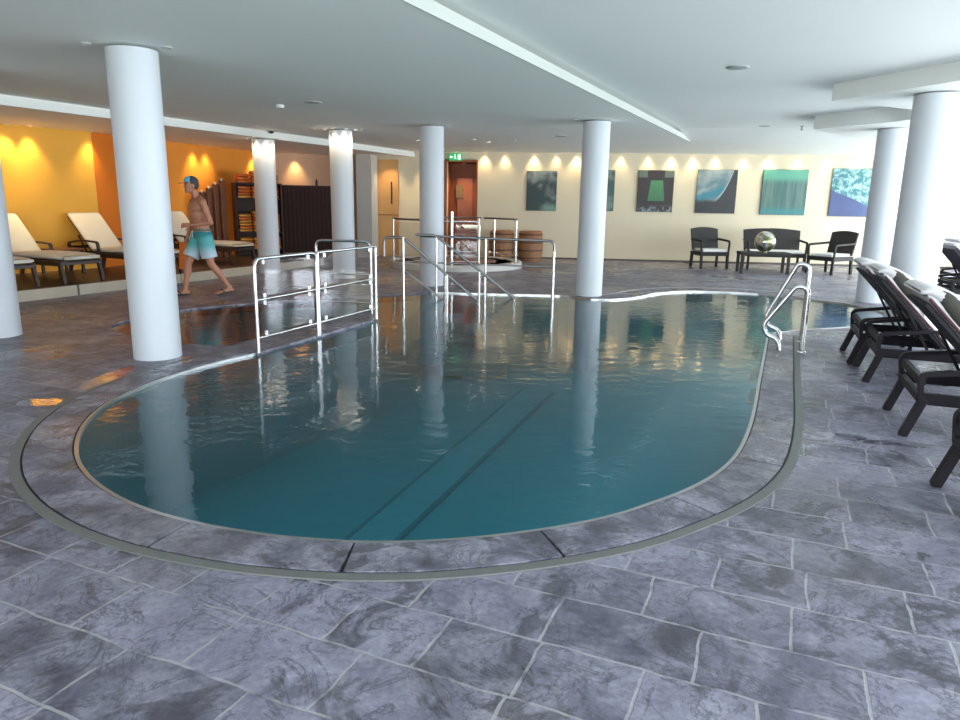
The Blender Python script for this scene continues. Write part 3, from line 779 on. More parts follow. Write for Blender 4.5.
# ---------------------------------------------------------------- paintings
def painting_mat(kind):
    m, nt, b, out = new_mat('painting_%s' % kind)
    tc = N(nt, 'ShaderNodeTexCoord'); sp = N(nt, 'ShaderNodeSeparateXYZ'); lk(nt, tc.outputs['Generated'], sp.inputs[0])
    u, v = sp.outputs[0], sp.outputs[2]
    G = tc.outputs['Generated']
    nz = noise_n(nt, G, 2.6, 5, 0.55, 0.5); nf = noise_n(nt, G, 9.0, 5, 0.65, 1.0)
    A = lambda a, c: math_n(nt, 'ADD', a, c)
    Mu = lambda a, c: math_n(nt, 'MULTIPLY', a, c)
    if kind == 'storm':
        col = mixc(nt, sstep(nt, nz, 0.35, 0.65), (0.035, 0.055, 0.055), (0.30, 0.33, 0.31))
        dgl = A(A(v, Mu(u, 0.55)), Mu(nz, 0.5))
        col = mixc(nt, sstep(nt, dgl, 1.15, 0.95), col, (0.02, 0.045, 0.045))
        col = mixc(nt, Mu(sstep(nt, A(v, Mu(nf, 0.3)), 0.42, 0.22), sstep(nt, u, 0.35, 0.7)), col, (0.16, 0.27, 0.22))
    elif kind == 'narrow':
        col = mixc(nt, sstep(nt, nz, 0.4, 0.6), (0.05, 0.10, 0.09), (0.18, 0.25, 0.21))
    elif kind == 'gate':
        col = mixc(nt, nf, (0.02, 0.018, 0.02), (0.05, 0.035, 0.03))
        half = A(0.17, Mu(math_n(nt, 'SUBTRACT', 0.75, v), 0.14))
        inx = math_n(nt, 'LESS_THAN', math_n(nt, 'ABSOLUTE', math_n(nt, 'SUBTRACT', u, 0.53)), half)
        iny = Mu(math_n(nt, 'LESS_THAN', v, 0.76), math_n(nt, 'GREATER_THAN', v, 0.26))
        col = mixc(nt, Mu(inx, iny), col, mixc(nt, v, (0.03, 0.12, 0.05), (0.10, 0.32, 0.14)))
        low = sstep(nt, A(v, Mu(nf, 0.25)), 0.32, 0.22)
        col = mixc(nt, Mu(low, sstep(nt, nf, 0.45, 0.62)), col, (0.20, 0.26, 0.28))
        top = Mu(math_n(nt, 'GREATER_THAN', v, 0.83), math_n(nt, 'GREATER_THAN', math_n(nt, 'ABSOLUTE', math_n(nt, 'SUBTRACT', u, 0.5)), 0.24))
        col = mixc(nt, Mu(top, 0.8), col, (0.15, 0.20, 0.15))
    elif kind == 'wave':
        col = mixc(nt, sstep(nt, nz, 0.35, 0.65), (0.10, 0.20, 0.22), (0.33, 0.38, 0.37))
        tq = math_n(nt, 'ABSOLUTE', math_n(nt, 'SUBTRACT', A(v, Mu(nz, 0.2)), A(0.42, Mu(u, 0.28))))
        col = mixc(nt, Mu(sstep(nt, tq, 0.16, 0.04), 0.85), col, (0.02, 0.20, 0.27))
        edge = math_n(nt, 'SUBTRACT', v, A(0.12, math_n(nt, 'MULTIPLY', math_n(nt, 'POWER', u, 3.2), 1.15)))
        dark = sstep(nt, edge, 0.10, 0.0)
        lowd = sstep(nt, A(v, Mu(nf, 0.12)), 0.42, 0.30)
        col = mixc(nt, math_n(nt, 'MAXIMUM', dark, lowd), col, (0.025, 0.025, 0.032))
        col = mixc(nt, Mu(sstep(nt, math_n(nt, 'ABSOLUTE', math_n(nt, 'SUBTRACT', edge, 0.06)), 0.04, 0.01), sstep(nt, u, 0.45, 0.6)), col, (0.42, 0.45, 0.44))
    elif kind == 'bands':
        st = N(nt, 'ShaderNodeMapping'); st.inputs['Scale'].default_value = (9, 1, 0.6); lk(nt, G, st.inputs[0])
        ns = noise_n(nt, st.outputs[0], 1.6, 3, 0.5)
        col = mixc(nt, sstep(nt, ns, 0.35, 0.65), (0.03, 0.11, 0.10), (0.09, 0.17, 0.14))
        col = mixc(nt, sstep(nt, v, 0.68, 0.85), col, (0.09, 0.32, 0.23))
        col = mixc(nt, Mu(sstep(nt, v, 0.22, 0.05), 0.8), col, (0.02, 0.20, 0.22))
    else:
        col = mixc(nt, sstep(nt, nf, 0.42, 0.6), (0.03, 0.16, 0.19), (0.30, 0.50, 0.48))
        dg = math_n(nt, 'SUBTRACT', A(v, Mu(nz, 0.08)), math_n(nt, 'SUBTRACT', 0.58, Mu(u, 0.48)))
        col = mixc(nt, sstep(nt, dg, 0.03, 0.0), col, mixc(nt, nz, (0.015, 0.03, 0.10), (0.06, 0.09, 0.26)))
    lk(nt, col, b.inputs['Base Color']); b.inputs['Roughness'].default_value = 0.45
    return m
fd = (fw1 - fw0).normalized(); fa = math.atan2(fd.y, fd.x)
def on_wall(s, off=0.0):
    p = fw0 + fd * s + Vector((fd.y, -fd.x)) * off
    return p
def painting(kind, x0, x1, z0, z1, label):
    s0_ = (x0 - fw0.x) / fd.x; s1_ = (x1 - fw0.x) / fd.x
    p = on_wall((s0_ + s1_) / 2, 0.0); wd = s1_ - s0_
    t = thing('canvas_painting', label, 'painting', (p.x, p.y, z0), fa, 'paintings on the cream back wall')
    MB().box((0, -0.025, (z1 - z0) / 2), (wd, 0.035, z1 - z0)).build('stretcher', mat('canvas_edge', (0.08, 0.09, 0.09), 0.6), t, 0.003)
    MB().box((0, -0.0445, (z1 - z0) / 2), (wd - 0.012, 0.004, z1 - z0 - 0.012)).build('canvas', painting_mat(kind), t)
painting('storm', 1.13, 1.89, 1.23, 2.22, 'painting of dark stormy grey-green waves, above the barrels')
painting('narrow', 2.52, 3.33, 1.25, 2.26, 'grey-green painting mostly hidden behind the middle column')
painting('gate', 3.90, 4.78, 1.25, 2.27, 'dark brown painting with a glowing green rectangle in the middle')
painting('wave', 5.34, 6.30, 1.24, 2.30, 'blue-grey painting of a curling wave over a dark base, above the left armchair')
painting('bands', 6.90, 7.96, 1.23, 2.32, 'green painting with soft vertical bands, above the bench')
painting('foam', 8.52, 9.85, 1.22, 2.36, 'painting of turquoise foam over a deep blue diagonal, at the right column')

# ---------------------------------------------------------------- wicker seating group
def chair_parts(t, wd, dp=0.58, tall=0.93):
    hw = wd / 2
    # seat frame and cushion; local -y is the front
    MB().box((0, 0, 0.34), (wd, dp, 0.09)).build('seat_frame', M['wicker'], t, 0.012)
    MB().box((0, -0.01, 0.415), (wd - 0.13, dp - 0.06, 0.06)).build('seat_cushion', M['white_cush'], t, 0.02)
    b = MB(); nn = 10
    for k in range(nn):
        xa = -hw + 0.03 + (wd - 0.06) * k / nn; xb = -hw + 0.03 + (wd - 0.06) * (k + 1) / nn
        def tz(x): return tall - 0.05 * (x / hw) ** 2
        def q(x, z, o): return (x * (1 + 0.08 * (z - 0.4)), dp / 2 - 0.05 + (z - 0.4) * 0.26 + o, z)
        vs = [q(xa, 0.40, 0), q(xb, 0.40, 0), q(xb, tz(xb), 0), q(xa, tz(xa), 0), q(xa, 0.40, 0.045), q(xb, 0.40, 0.045), q(xb, tz(xb), 0.045), q(xa, tz(xa), 0.045)]
        b.add(vs, [(0, 1, 2, 3), (5, 4, 7, 6), (3, 2, 6, 7), (1, 0, 4, 5)] + ([(0, 3, 7, 4)] if k == 0 else []) + ([(2, 1, 5, 6)] if k == nn - 1 else []))
    b.build('backrest', M['wicker'], t)
    for sx in (-1, 1):
        MB().tube(fillet([(sx * (hw - 0.02), -dp / 2 + 0.03, 0.36), (sx * (hw - 0.01), -dp / 2 + 0.02, 0.63), (sx * (hw - 0.02), dp / 2 + 0.02, 0.66)], 0.06), 0.026, 8).build('armrest', M['wicker'], t)
        for sy in (-1, 1):
            MB().bar((sx * (hw - 0.035), sy * (dp / 2 - 0.035), 0.33), (sx * (hw - 0.03), sy * (dp / 2 - 0.01), 0), 0.055, 0.055).build('leg', M['wicker'], t, 0.006)
t = thing('wicker_armchair', 'dark wicker armchair with white cushion facing the pool, below the wave painting', 'armchair', (5.34, 16.72, 0), R(8), 'wicker seats by the back wall')
chair_parts(t, 0.70)
t = thing('wicker_armchair', 'dark wicker armchair turned sideways, between the bench and the right columns', 'armchair', (7.68, 15.72, 0), R(-60), 'wicker seats by the back wall')
chair_parts(t, 0.66, 0.70)
t = thing('wicker_bench', 'dark wicker two-seat bench with white cushion behind the low table', 'bench', (6.80, 16.62, 0), R(-8), 'wicker seats by the back wall')
chair_parts(t, 1.30)
t = thing('coffee_table', 'low dark wicker table carrying the glass ball', 'table', (6.16, 15.60, 0), R(-8))
MB().box((0, 0, 0.43), (1.04, 0.50, 0.06)).build('table_top', M['wicker'], t, 0.01)
for sx in (-1, 1):
    for sy in (-1, 1):
        MB().box((sx * 0.48, sy * 0.21, 0.205), (0.06, 0.06, 0.41)).build('leg', M['wicker'], t, 0.006)
# glass ball flecked with gold
m, nt, bs, out = new_mat('flecked_glass_ball')
tc = N(nt, 'ShaderNodeTexCoord'); vo = N(nt, 'ShaderNodeTexVoronoi'); vo.inputs['Scale'].default_value = 9; lk(nt, tc.outputs['Object'], vo.inputs[0])
nz = noise_n(nt, tc.outputs['Object'], 7, 4)
lk(nt, mixc(nt, sstep(nt, nz, 0.42, 0.58), (0.75, 0.75, 0.72), (0.22, 0.22, 0.10)), bs.inputs['Base Color'])
bs.inputs['Metallic'].default_value = 0.85; bs.inputs['Roughness'].default_value = 0.12
bp = N(nt, 'ShaderNodeBump'); bp.inputs['Strength'].default_value = 0.25; bp.inputs['Distance'].default_value = 0.02; lk(nt, vo.outputs[0], bp.inputs['Height']); lk(nt, bp.outputs[0], bs.inputs['Normal'])
b = MB(); b.ball((0, 0, 0.222), 0.222, 32, 20); b.lathe([(0.08, 0.0), (0.08, 0.015), (0.05, 0.03)], 20)
o = b.build('glass_ball', m); o.location = (6.16, 15.58, 0.461)
set_props(o, 'shiny gold-flecked glass ball resting on the low wicker table', 'ornament')

# ---------------------------------------------------------------- loungers
def sweep_pad(path, width, thick, nseg=10, edge=0.35):
    """cushion following a path in the x-z plane, rounded section; returns two-material mesh builder"""
    b = MB(); P = catmull([Vector((p[0], p[1])) for p in path], 5)
    th = [thick if isinstance(thick, (int, float)) else thick[0]] * len(P)
    if not isinstance(thick, (int, float)):
        tt = catmull([Vector((q, 0)) for q in thick], 5); th = [max(0.012, q.x) for q in tt]
    sec = 16; rings = []
    for i, p in enumerate(P):
        t = (P[min(i + 1, len(P) - 1)] - P[max(i - 1, 0)]).normalized(); nn = Vector((-t.y, t.x))
        if nn.y < 0: nn = -nn
        ring = []
        sc = 1.0
        if i in (0, len(P) - 1): sc = 0.75
        for k in range(sec):
            a = 2 * PI * k / sec
            ca, sa = math.cos(a), math.sin(a)
            yy = width / 2 * math.copysign(abs(ca) ** 0.28, ca) * (0.97 if sc < 1 else 1)
            zz = th[i] / 2 * math.copysign(abs(sa) ** 0.6, sa) * sc
            q = p + nn * (zz + th[i] / 2)
            ring.append((q.x, yy, q.y))
        rings.append(ring)
    vs = [v for r_ in rings for v in r_]; fs = []
    for i in range(len(rings) - 1):
        for k in range(sec):
            k2 = (k + 1) % sec
            fs.append((i * sec + k, i * sec + k2, (i + 1) * sec + k2, (i + 1) * sec + k))
    fs += [tuple(range(sec)), tuple(range((len(rings) - 1) * sec, len(rings) * sec))[::-1]]
    b.add(vs, fs, True)
    return b, sec, len(rings)

def make_lounger(label, group, style, loc, rotz):
    t = thing('sun_lounger', label, 'sun lounger', loc, rotz, group)
    F = M['frame'] if style == 'dark' else M['bronze']
    W = 0.64; hw = W / 2; ZF = 0.26; ZA = 0.45 if style == 'dark' else 0.52
    if style != 'dark': ZF = 0.30
    L = 1.88
    for s in (-1, 1):
        MB().bar((0.02, s * hw, ZF), (L, s * hw, ZF), 0.035, 0.075).build('side_rail', F, t, 0.006)
        MB().bar((0.04, s * hw, ZF), (-0.05, s * hw, 0.0), 0.05, 0.055, (1, 0, 0)).build('leg', F, t, 0.006)
        MB().bar((L - 0.06, s * hw, ZF), (L + 0.01, s * hw, 0.0), 0.05, 0.055, (1, 0, 0)).build('leg', F, t, 0.006)
        pts = [(0.02, s * (hw + 0.02), ZF - 0.02), (0.0, s * (hw + 0.02), ZA - 0.03), (0.35, s * (hw + 0.025), ZA + 0.02), (0.72, s * (hw + 0.02), ZA), (0.74, s * (hw + 0.02), ZF)]
        am = MB(); q = fillet(pts, 0.05, 4); top = []; bot = []
        for k_ in range(len(q)):
            tg = (q[min(k_ + 1, len(q) - 1)] - q[max(k_ - 1, 0)]); tg.y = 0; tg.normalize(); nr = Vector((-tg.z, 0, tg.x)) * 0.015
            top.append(q[k_] + nr); bot.append(q[k_] - nr)
        av = []; yo = Vector((0, 0.024, 0)); m_ = len(q)
        for row in (top, bot):
            for sg in (-1, 1): av += [v_ + yo * sg for v_ in row]
        af = []
        for k_ in range(m_ - 1):
            af += [(k_, k_ + 1, m_ + k_ + 1, m_ + k_), (2 * m_ + k_, 3 * m_ + k_, 3 * m_ + k_ + 1, 2 * m_ + k_ + 1), (k_, 2 * m_ + k_, 2 * m_ + k_ + 1, k_ + 1), (m_ + k_, m_ + k_ + 1, 3 * m_ + k_ + 1, 3 * m_ + k_)]
        af += [(0, m_, 3 * m_, 2 * m_), (m_ - 1, 3 * m_ - 1, 4 * m_ - 1, 2 * m_ - 1)]
        am.add(av, af)
        am.build('armrest', F, t)
        MB().bar((0.40, s * (hw - 0.03), ZF), (0.20, s * (hw - 0.03), 0.62), 0.02, 0.02).build('strut', F, t)
    b = MB()
    for x, z in ((0.02, ZF), (0.02, ZF + 0.11), (0.55, ZF), (1.0, ZF - 0.01), (1.4, ZF), (L - 0.02, ZF)):
        b.bar((x, -hw, z), (x, hw, z), 0.04, 0.05)
    b.build('cross_rails', F, t, 0.005)
    bt = Vector((-0.02, 0, 0.86 if style == 'dark' else 0.93)); bb = Vector((0.52, 0, ZF + 0.03))
    b = MB(); b.bar(bt, bb, W - 0.06, 0.025); b.build('backrest', M['sling'] if style == 'dark' else F, t, 0.005)
    b = MB(); b.bar(bb + Vector((0, 0, 0.01)), (L - 0.02, 0, ZF + 0.04), W - 0.06, 0.02); b.build('seat_sling', M['sling'] if style == 'dark' else F, t, 0.004)
    if style == 'dark':
        nrm = Vector((bb - bt)).cross(Vector((0, 1, 0))).normalized()
        if nrm.z < 0: nrm = -nrm
        def on(bk, o): q = bt.lerp(bb, bk) + nrm * o; return (q.x, q.z)
        pb_, sec, nr = sweep_pad([on(-0.05, 0.02), on(0.2, 0.02), on(0.5, 0.015), on(0.8, 0.015), on(1.0, 0.03), (0.75, ZF + 0.055), (1.3, ZF + 0.055), (L - 0.05, ZF + 0.055)], W - 0.04, [0.05, 0.055, 0.055, 0.055, 0.05, 0.055, 0.055, 0.05])
        pb_.build('mattress', M['pad'], t)
        # dark piping band on each side of the mattress
        for s in (-1, 1):
            q = catmull([Vector((*on(-0.02, 0.035), 0)), Vector((*on(0.5, 0.035), 0)), Vector((*on(0.95, 0.035), 0))], 5)
            MB().tube([(v.x, s * (W / 2 - 0.022), v.y) for v in q], 0.010, 8).build('piping', M['pad_side'], t)
        # plump head pillow wrapped over the top
        pl = [on(-0.09, 0.010), on(-0.03, 0.040), on(0.12, 0.060), on(0.30, 0.062), on(0.46, 0.050), on(0.56, 0.040)]
        pb_, sec, nr = sweep_pad(pl, W - 0.03, [0.03, 0.07, 0.115, 0.12, 0.07, 0.02])
        p_ = pb_.build('pillow', M['pad'], t)
        for s in (-1, 1):
            b = MB(); c = on(0.25, 0.105); ang = math.atan2((bb - bt).z, (bb - bt).x)
            b.ball((c[0], s * (W / 2 - 0.035), c[1]), (0.215, 0.034, 0.058), 18, 10, Matrix.Rotation(-ang, 3, 'Y'))
            b.build('pillow_side', M['pad_olive'], p_)
    else:
        nrm = Vector((bb - bt)).cross(Vector((0, 1, 0))).normalized()
        if nrm.z < 0: nrm = -nrm
        def on(bk, o): q = bt.lerp(bb, bk) + nrm * o; return (q.x, q.z)
        pb_, _, _ = sweep_pad([on(-0.03, 0.015), on(0.3, 0.015), on(0.7, 0.015), on(0.98, 0.015)], W - 0.02, 0.06)
        pb_.build('back_cushion', M['cushion'], t)
        pb_, _, _ = sweep_pad([(0.56, ZF + 0.05), (1.0, ZF + 0.05), (1.5, ZF + 0.05), (L + 0.02, ZF + 0.045)], W - 0.02, [0.07, 0.085, 0.085, 0.07])
        pb_.build('seat_cushion', M['cushion'], t)
    return t

GD = 'dark padded loungers along the right side'
az = R(-21)
make_lounger('dark lounger with pale pillow, farthest of the row and nearest the pool ladder', GD, 'dark', (3.67, 6.84, 0), az)
make_lounger('dark lounger with pale pillow, second of the row, in front of the thick column', GD, 'dark', (3.44, 6.12, 0), az)
make_lounger('dark lounger with the largest pale head pillow in view, third of the row', GD, 'dark', (2.92, 4.68, 0), az)
make_lounger('dark lounger cut by the right photo edge, nearest to the viewer', GD, 'dark', (2.38, 3.24, 0), az)
make_lounger('dark lounger standing alone behind the thick right column, near the windows', 'far loungers near the windows', 'dark', (6.98, 10.70, 0), R(-12))
make_lounger('dark lounger near the windows, at the right photo edge, mostly out of view', 'far loungers near the windows', 'dark', (7.88, 11.95, 0), R(-12))
# low side table between the loungers
t = thing('side_table', 'small low dark table beside the farthest padded lounger, in front of the thick column', 'table', (4.62, 7.15, 0), az)
MB().box((0, 0, 0.36), (0.45, 0.42, 0.04)).build('table_top', M['frame'], t, 0.006)
for sx in (-1, 1):
    for sy in (-1, 1): MB().box((sx * 0.2, sy * 0.18, 0.17), (0.035, 0.035, 0.34)).build('leg', M['frame'], t)

GL = 'cream cushioned loungers on the ledge'
al = R(-24)
def place_left(foot, label, rz=al):
    dx = Vector((math.cos(rz), math.sin(rz))) * 1.9
    return make_lounger(label, GL, 'cream', (foot[0] - dx.x, foot[1] - dx.y, 0.15), rz)
place_left((-6.46, 9.78), 'cream lounger at the left photo edge, mostly hidden by the column there')
place_left((-6.02, 10.72), 'cream lounger on the ledge just right of the column at the left photo edge')
place_left((-5.30, 11.93), 'cream lounger on the ledge left of the big pool-end column, its raised back unobstructed')
place_left((-4.72, 14.15), 'cream lounger on the ledge partly behind the walking man')
t = thing('side_table', 'low brown side table on the ledge between two cream loungers', 'table', (-7.06, 11.96, 0.15), al)
MB().box((0, 0, 0.40), (0.5, 0.5, 0.035)).build('table_top', M['red_wood'], t, 0.005)
MB().box((0, 0, 0.33), (0.44, 0.44, 0.07)).build('apron', M['bronze'], t)
for sx in (-1, 1):
    for sy in (-1, 1): MB().box((sx * 0.21, sy * 0.21, 0.19), (0.04, 0.04, 0.38)).build('leg', M['bronze'], t)

# ---------------------------------------------------------------- stepped boards, towel shelves, wooden screen
t = thing('stepped_divider', 'row of upright reddish boards with pale tops, rising towards the towel shelf', 'divider', (-6.12, 15.45, 0.15), 0)
for k in range(5):
    x = 0.105 * k; y = 0.11 * k; h = 1.32 + 0.085 * k
    MB().box((x, y, h / 2), (0.05, 0.16, h), Matrix.Rotation(R(-20), 3, 'Z')).build('board', M['red_wood'], t, 0.006)
    MB().ball((x + 0.02, y - 0.08, h + 0.01), (0.025, 0.025, 0.03), 12, 8).build('knob', M['disc_white'], t)
sh = Vector((-5.12, 16.45)); sa = R(-62)
t = thing('towel_shelf', 'tall dark wooden shelf holding stacks of orange towels', 'shelf', (sh.x, sh.y, 0.15), sa)
for s in (-1, 1): MB().box((0, s * 0.50, 0.80), (0.42, 0.035, 1.6)).build('side_panel', M['dark_wood'], t, 0.004)
MB().box((-0.2, 0, 0.80), (0.02, 0.98, 1.6)).build('back_panel', M['dark_wood'], t)
levels = [0.14, 0.53, 1.27]
for z in levels: MB().box((0, 0, z), (0.40, 0.96, 0.03)).build('shelf_board', M['dark_wood'], t, 0.003)
MB().box((0, 0, 1.60), (0.44, 1.04, 0.035)).build('top_board', M['dark_wood'], t, 0.003)
def towel_mesh():
    b, _, _ = sweep_pad([(-0.17, 0.0), (-0.06, 0.0), (0.06, 0.0), (0.17, 0.0)], 0.28, [0.055, 0.065, 0.065, 0.055])
    return b
tw_o = towel_mesh().build('folded_towel', M['orange_towel']); tw_a = towel_mesh().build('folded_towel', M['amber_towel'])
names = ['lowest shelf', 'middle shelf', 'upper shelf', 'top board']
cnt = [4, 7, 4, 4]; first = {id(tw_o): True, id(tw_a): True}
ordn = ['lowest', 'second', 'third', 'fourth', 'fifth', 'sixth', 'seventh']
cs, sn = math.cos(sa), math.sin(sa)
for li, z in enumerate(levels + [1.60]):
    for col_ in range(3):
        for k in range(cnt[li] - (1 if col_ != 1 and li in (1, 3) else 0)):
            src = tw_a if (li in (0, 1) and k % 3 != 1) or (li == 2 and k == 0) else tw_o
            if first[id(src)]: o = src; first[id(src)] = False
            else:
                o = src.copy(); C.collection.objects.link(o)
            lx = 0.03 + random.uniform(-.01, .01); ly = -0.31 + 0.31 * col_ + random.uniform(-.01, .01)
            o.location = (sh.x + lx * cs - ly * sn, sh.y + lx * sn + ly * cs, 0.15 + z + 0.017 + 0.066 * k)
            o.rotation_euler = (0, 0, sa)
            cn = 'amber' if src is tw_a else 'orange'
            set_props(o, '%s folded towel, %s of the %s stack on the %s of the towel rack' % (cn, ordn[k], ['left', 'middle', 'right'][col_], names[li]), 'towel', 'towels stacked on the %s of the towel rack' % names[li])

t = thing('wooden_screen', 'dark brown slatted wooden screen between the two spotlit columns', 'screen', (-4.18, 17.35, 0.15), R(20))
MB().box((0, 0, 0.80), (1.42, 0.05, 1.56)).build('panel', M['screen'], t, 0.005)
MB().box((0, 0, 1.585), (1.46, 0.07, 0.03)).build('top_rail', M['dark_wood'], t)
for s in (-1, 1): MB().box((s * 0.70, 0, 0.79), (0.05, 0.08, 1.58)).build('post', M['dark_wood'], t)
o = MB().lathe([(0.03, 0), (0.03, 0.10), (0.018, 0.12), (0.018, 0.15)], 14).build('small_bottle', M['rubber'])
o.location = (-3.98, 17.43, 1.751); set_props(o, 'tiny dark bottle standing on top of the wooden screen', 'bottle')

# ---------------------------------------------------------------- ceiling fittings and spotlights
def spot(name_label, x, y, z, target, power, color, angle=50, blend=0.8, glow=True, light=True, group=None, r=0.045, rad=0.03):
    t = thing('ceiling_spotlight', name_label, 'spotlight', (x, y, z), 0, group)
    MB().lathe([(r, 0.0), (r, -0.012), (r - 0.010, -0.014), (r - 0.012, -0.004)], 20).build('ring', M['lamp_ring'] if glow else M['disc'], t)
    MB().lathe([(0.0, -0.0055), (r - 0.012, -0.005)], 20).build('lens', M['lamp'] if glow else M['disc'], t)
    if light:
        l = bpy.data.lights.new('spot_lamp', 'SPOT'); l.energy = power; l.color = color; l.spot_size = R(angle); l.spot_blend = blend
        l.shadow_soft_size = rad
        lo = bpy.data.objects.new('spot_lamp', l); C.collection.objects.link(lo); lo.parent = t
        lo.location = (0, 0, -0.03)
        lo.rotation_euler = (Vector(target) - Vector((x, y, z - 0.03))).to_track_quat('-Z', 'Y').to_euler()
    return t
WARM = (1.0, 0.74, 0.40)
def far_off(px_s, off):
    p = on_wall(px_s, off); return p
ORD = ['first', 'second', 'third', 'fourth', 'fifth', 'sixth', 'seventh', 'eighth', 'ninth', 'tenth', 'eleventh', 'twelfth', 'thirteenth', 'fourteenth', 'fifteenth']
WO = [2, 3, 4, 5, 6, 7, 8, 1, 0]
xs = [0.04, 0.56, 1.30, 1.85, 2.35, 3.46, 4.12, 4.68, 5.21, 5.74, 6.41, 7.00, 7.68, 8.35, 9.06]
pw = [46, 34, 52, 26, 60, 36, 34, 54, 52, 34, 34, 70, 40, 26, 40]
for k, (x, p_) in enumerate(zip(xs, pw)):
    s = (x - fw0.x) / fd.x
    p = on_wall(s, 0.085); q = on_wall(s, 0.0)
    spot('recessed spotlight washing the cream wall, %s from the brown doorway' % ORD[k], p.x, p.y, H1, (q.x, q.y, 1.0), p_ * 0.42, WARM, 92, 1.0, rad=0.045, group='spotlights along the cream back wall', r=0.035)
# left wall washers
for k, (px_, py_, wl) in enumerate(((-7.72, 11.86, 75), (-7.53, 12.15, 75), (-6.98, 13.0, 60), (-6.23, 15.7, 70), (-6.10, 16.07, 55), (-5.56, 17.61, 75), (-4.75, 18.46, 70), (-9.0, 9.88, 60), (-9.7, 8.79, 60))):
    dv = Vector((0.55, -0.36)) if py_ < 13.2 else (Vector((0.6, -0.2)) if py_ < 18.2 else Vector((0.4, -0.9))); dv = dv.normalized() * 0.15
    spot('recessed soffit spotlight along the yellow wall, %s from the left edge' % ORD[WO[k]], px_ + dv.x, py_ + dv.y, HS, (px_, py_, 1.35), wl * 0.55, (1.0, 0.74, 0.34), 76, 1.0, rad=0.07, group='spotlights along the yellow wall', r=0.035)
# spots around the two lit columns
for (cx, cy, zc, lab) in ((-2.58, 13.33, H1, 'small ceiling spotlight at the lit column by the screen'), (-4.18, 13.98, HS, 'small soffit spotlight at the lit column by the towels')):
    for a, sd_ in ((200, 'left'), (250, 'front left'), (300, 'front right'), (345, 'right')):
        x = cx + 0.29 * math.cos(R(a)); y = cy + 0.29 * math.sin(R(a))
        spot(lab + ', on its %s side' % sd_, x, y, zc, (cx + 0.20 * math.cos(R(a)), cy + 0.20 * math.sin(R(a)), 1.7), 13, (1.0, 0.80, 0.52), 96, 1.0, group=lab + 's', r=0.04)
# three single downlights near the doorway
for (x, y, pwr, lab) in ((-1.35, 15.3, 14, 'bright small downlight just left of the middle back column'), (-0.2, 14.9, 6, 'faint small downlight right of the middle back column'), (0.1, 15.4, 20, 'brightest single downlight in the ceiling before the exit sign')):
    spot(lab, x, y, H1, (x, y, 0), pwr, (1.0, 0.85, 0.62), 90, 1.0, r=0.05)
spot('unlit small spot where the left column meets the ceiling, on its left side', -3.28, 6.22, H1, None, 0, WARM, glow=False, light=False)
spot('unlit small spot at the top of the left column, on its right side', -2.66, 6.33, H1, None, 0, WARM, glow=False, light=False)
spot('unlit small spot at the top of the middle column', 1.38, 11.15, H1, None, 0, WARM, glow=False, light=False)
# warm glow from the corridor behind door and by light door
spot('warm downlight in the brown doorway recess', -0.5, 19.3, 2.42, (-0.5, 19.3, 0), 40, WARM, 120, 1.0, r=0.04)
spot('warm downlight before the pale wooden door', -2.4, 18.55, HS, (-2.45, 19.0, 0.8), 26, WARM, 90, 1.0, r=0.04)
spot('warm downlight over the wall left of the middle back column', -1.45, 18.55, H1, (-1.45, 18.95, 1.0), 40, WARM, 70, 1.0, r=0.04)
def disc(name, x, y, z, r, h, m, label, cat):
    b = MB(); b.lathe([(r, 0.0), (r, -h), (r * 0.8, -h - 0.004), (0.0, -h - 0.004)], 28)
    o = b.build(name, m); o.location = (x, y, z); set_props(o, label, cat); return o
disc('smoke_detector', -2.74, 10.0, H1, 0.055, 0.035, M['disc_white'], 'small white smoke detector on the left part of the ceiling', 'smoke detector')
disc('ceiling_vent', -2.21, 9.64, H1, 0.11, 0.006, M['disc'], 'flat grey round vent right of the smoke detector', 'vent')
disc('ceiling_vent', 2.54, 7.56, H2, 0.11, 0.008, M['disc'], 'flat grey round vent alone in the upper right ceiling panel', 'vent')
disc('ceiling_vent', 1.46, 13.89, H1, 0.12, 0.006, M['disc'], 'flat grey round vent just left of the middle column top', 'vent')
disc('ceiling_vent', 4.89, 12.9, H2, 0.10, 0.006, M['disc'], 'small flat round vent far right, above the green banded painting', 'vent')
b = MB(); b.lathe([(0.03, 0), (0.03, -0.01), (0.012, -0.02), (0.012, -0.06), (0.03, -0.065), (0.03, -0.07), (0, -0.07)], 14)
o = b.build('sprinkler', M['disc']); o.location = (5.5, 12.81, H2); set_props(o, 'small sprinkler head hanging from the right ceiling panel', 'sprinkler', 'ceiling sprinklers')
c = o.copy(); C.collection.objects.link(c); c.location = (0.62, 14.6, H1); c['label'] = 'small sprinkler head in the ceiling in front of the stormy painting'
t = thing('security_camera', 'small black dome fixture on the pale soffit edge, left of the lit columns', 'camera', (-3.98, 13.85, 2.70))
MB().ball((0, 0, -0.03), (0.055, 0.055, 0.045), 16, 10).build('dome', M['rubber'], t); MB().lathe([(0.06, -0.033), (0.06, -0.005)], 20).build('base', M['rubber'], t)
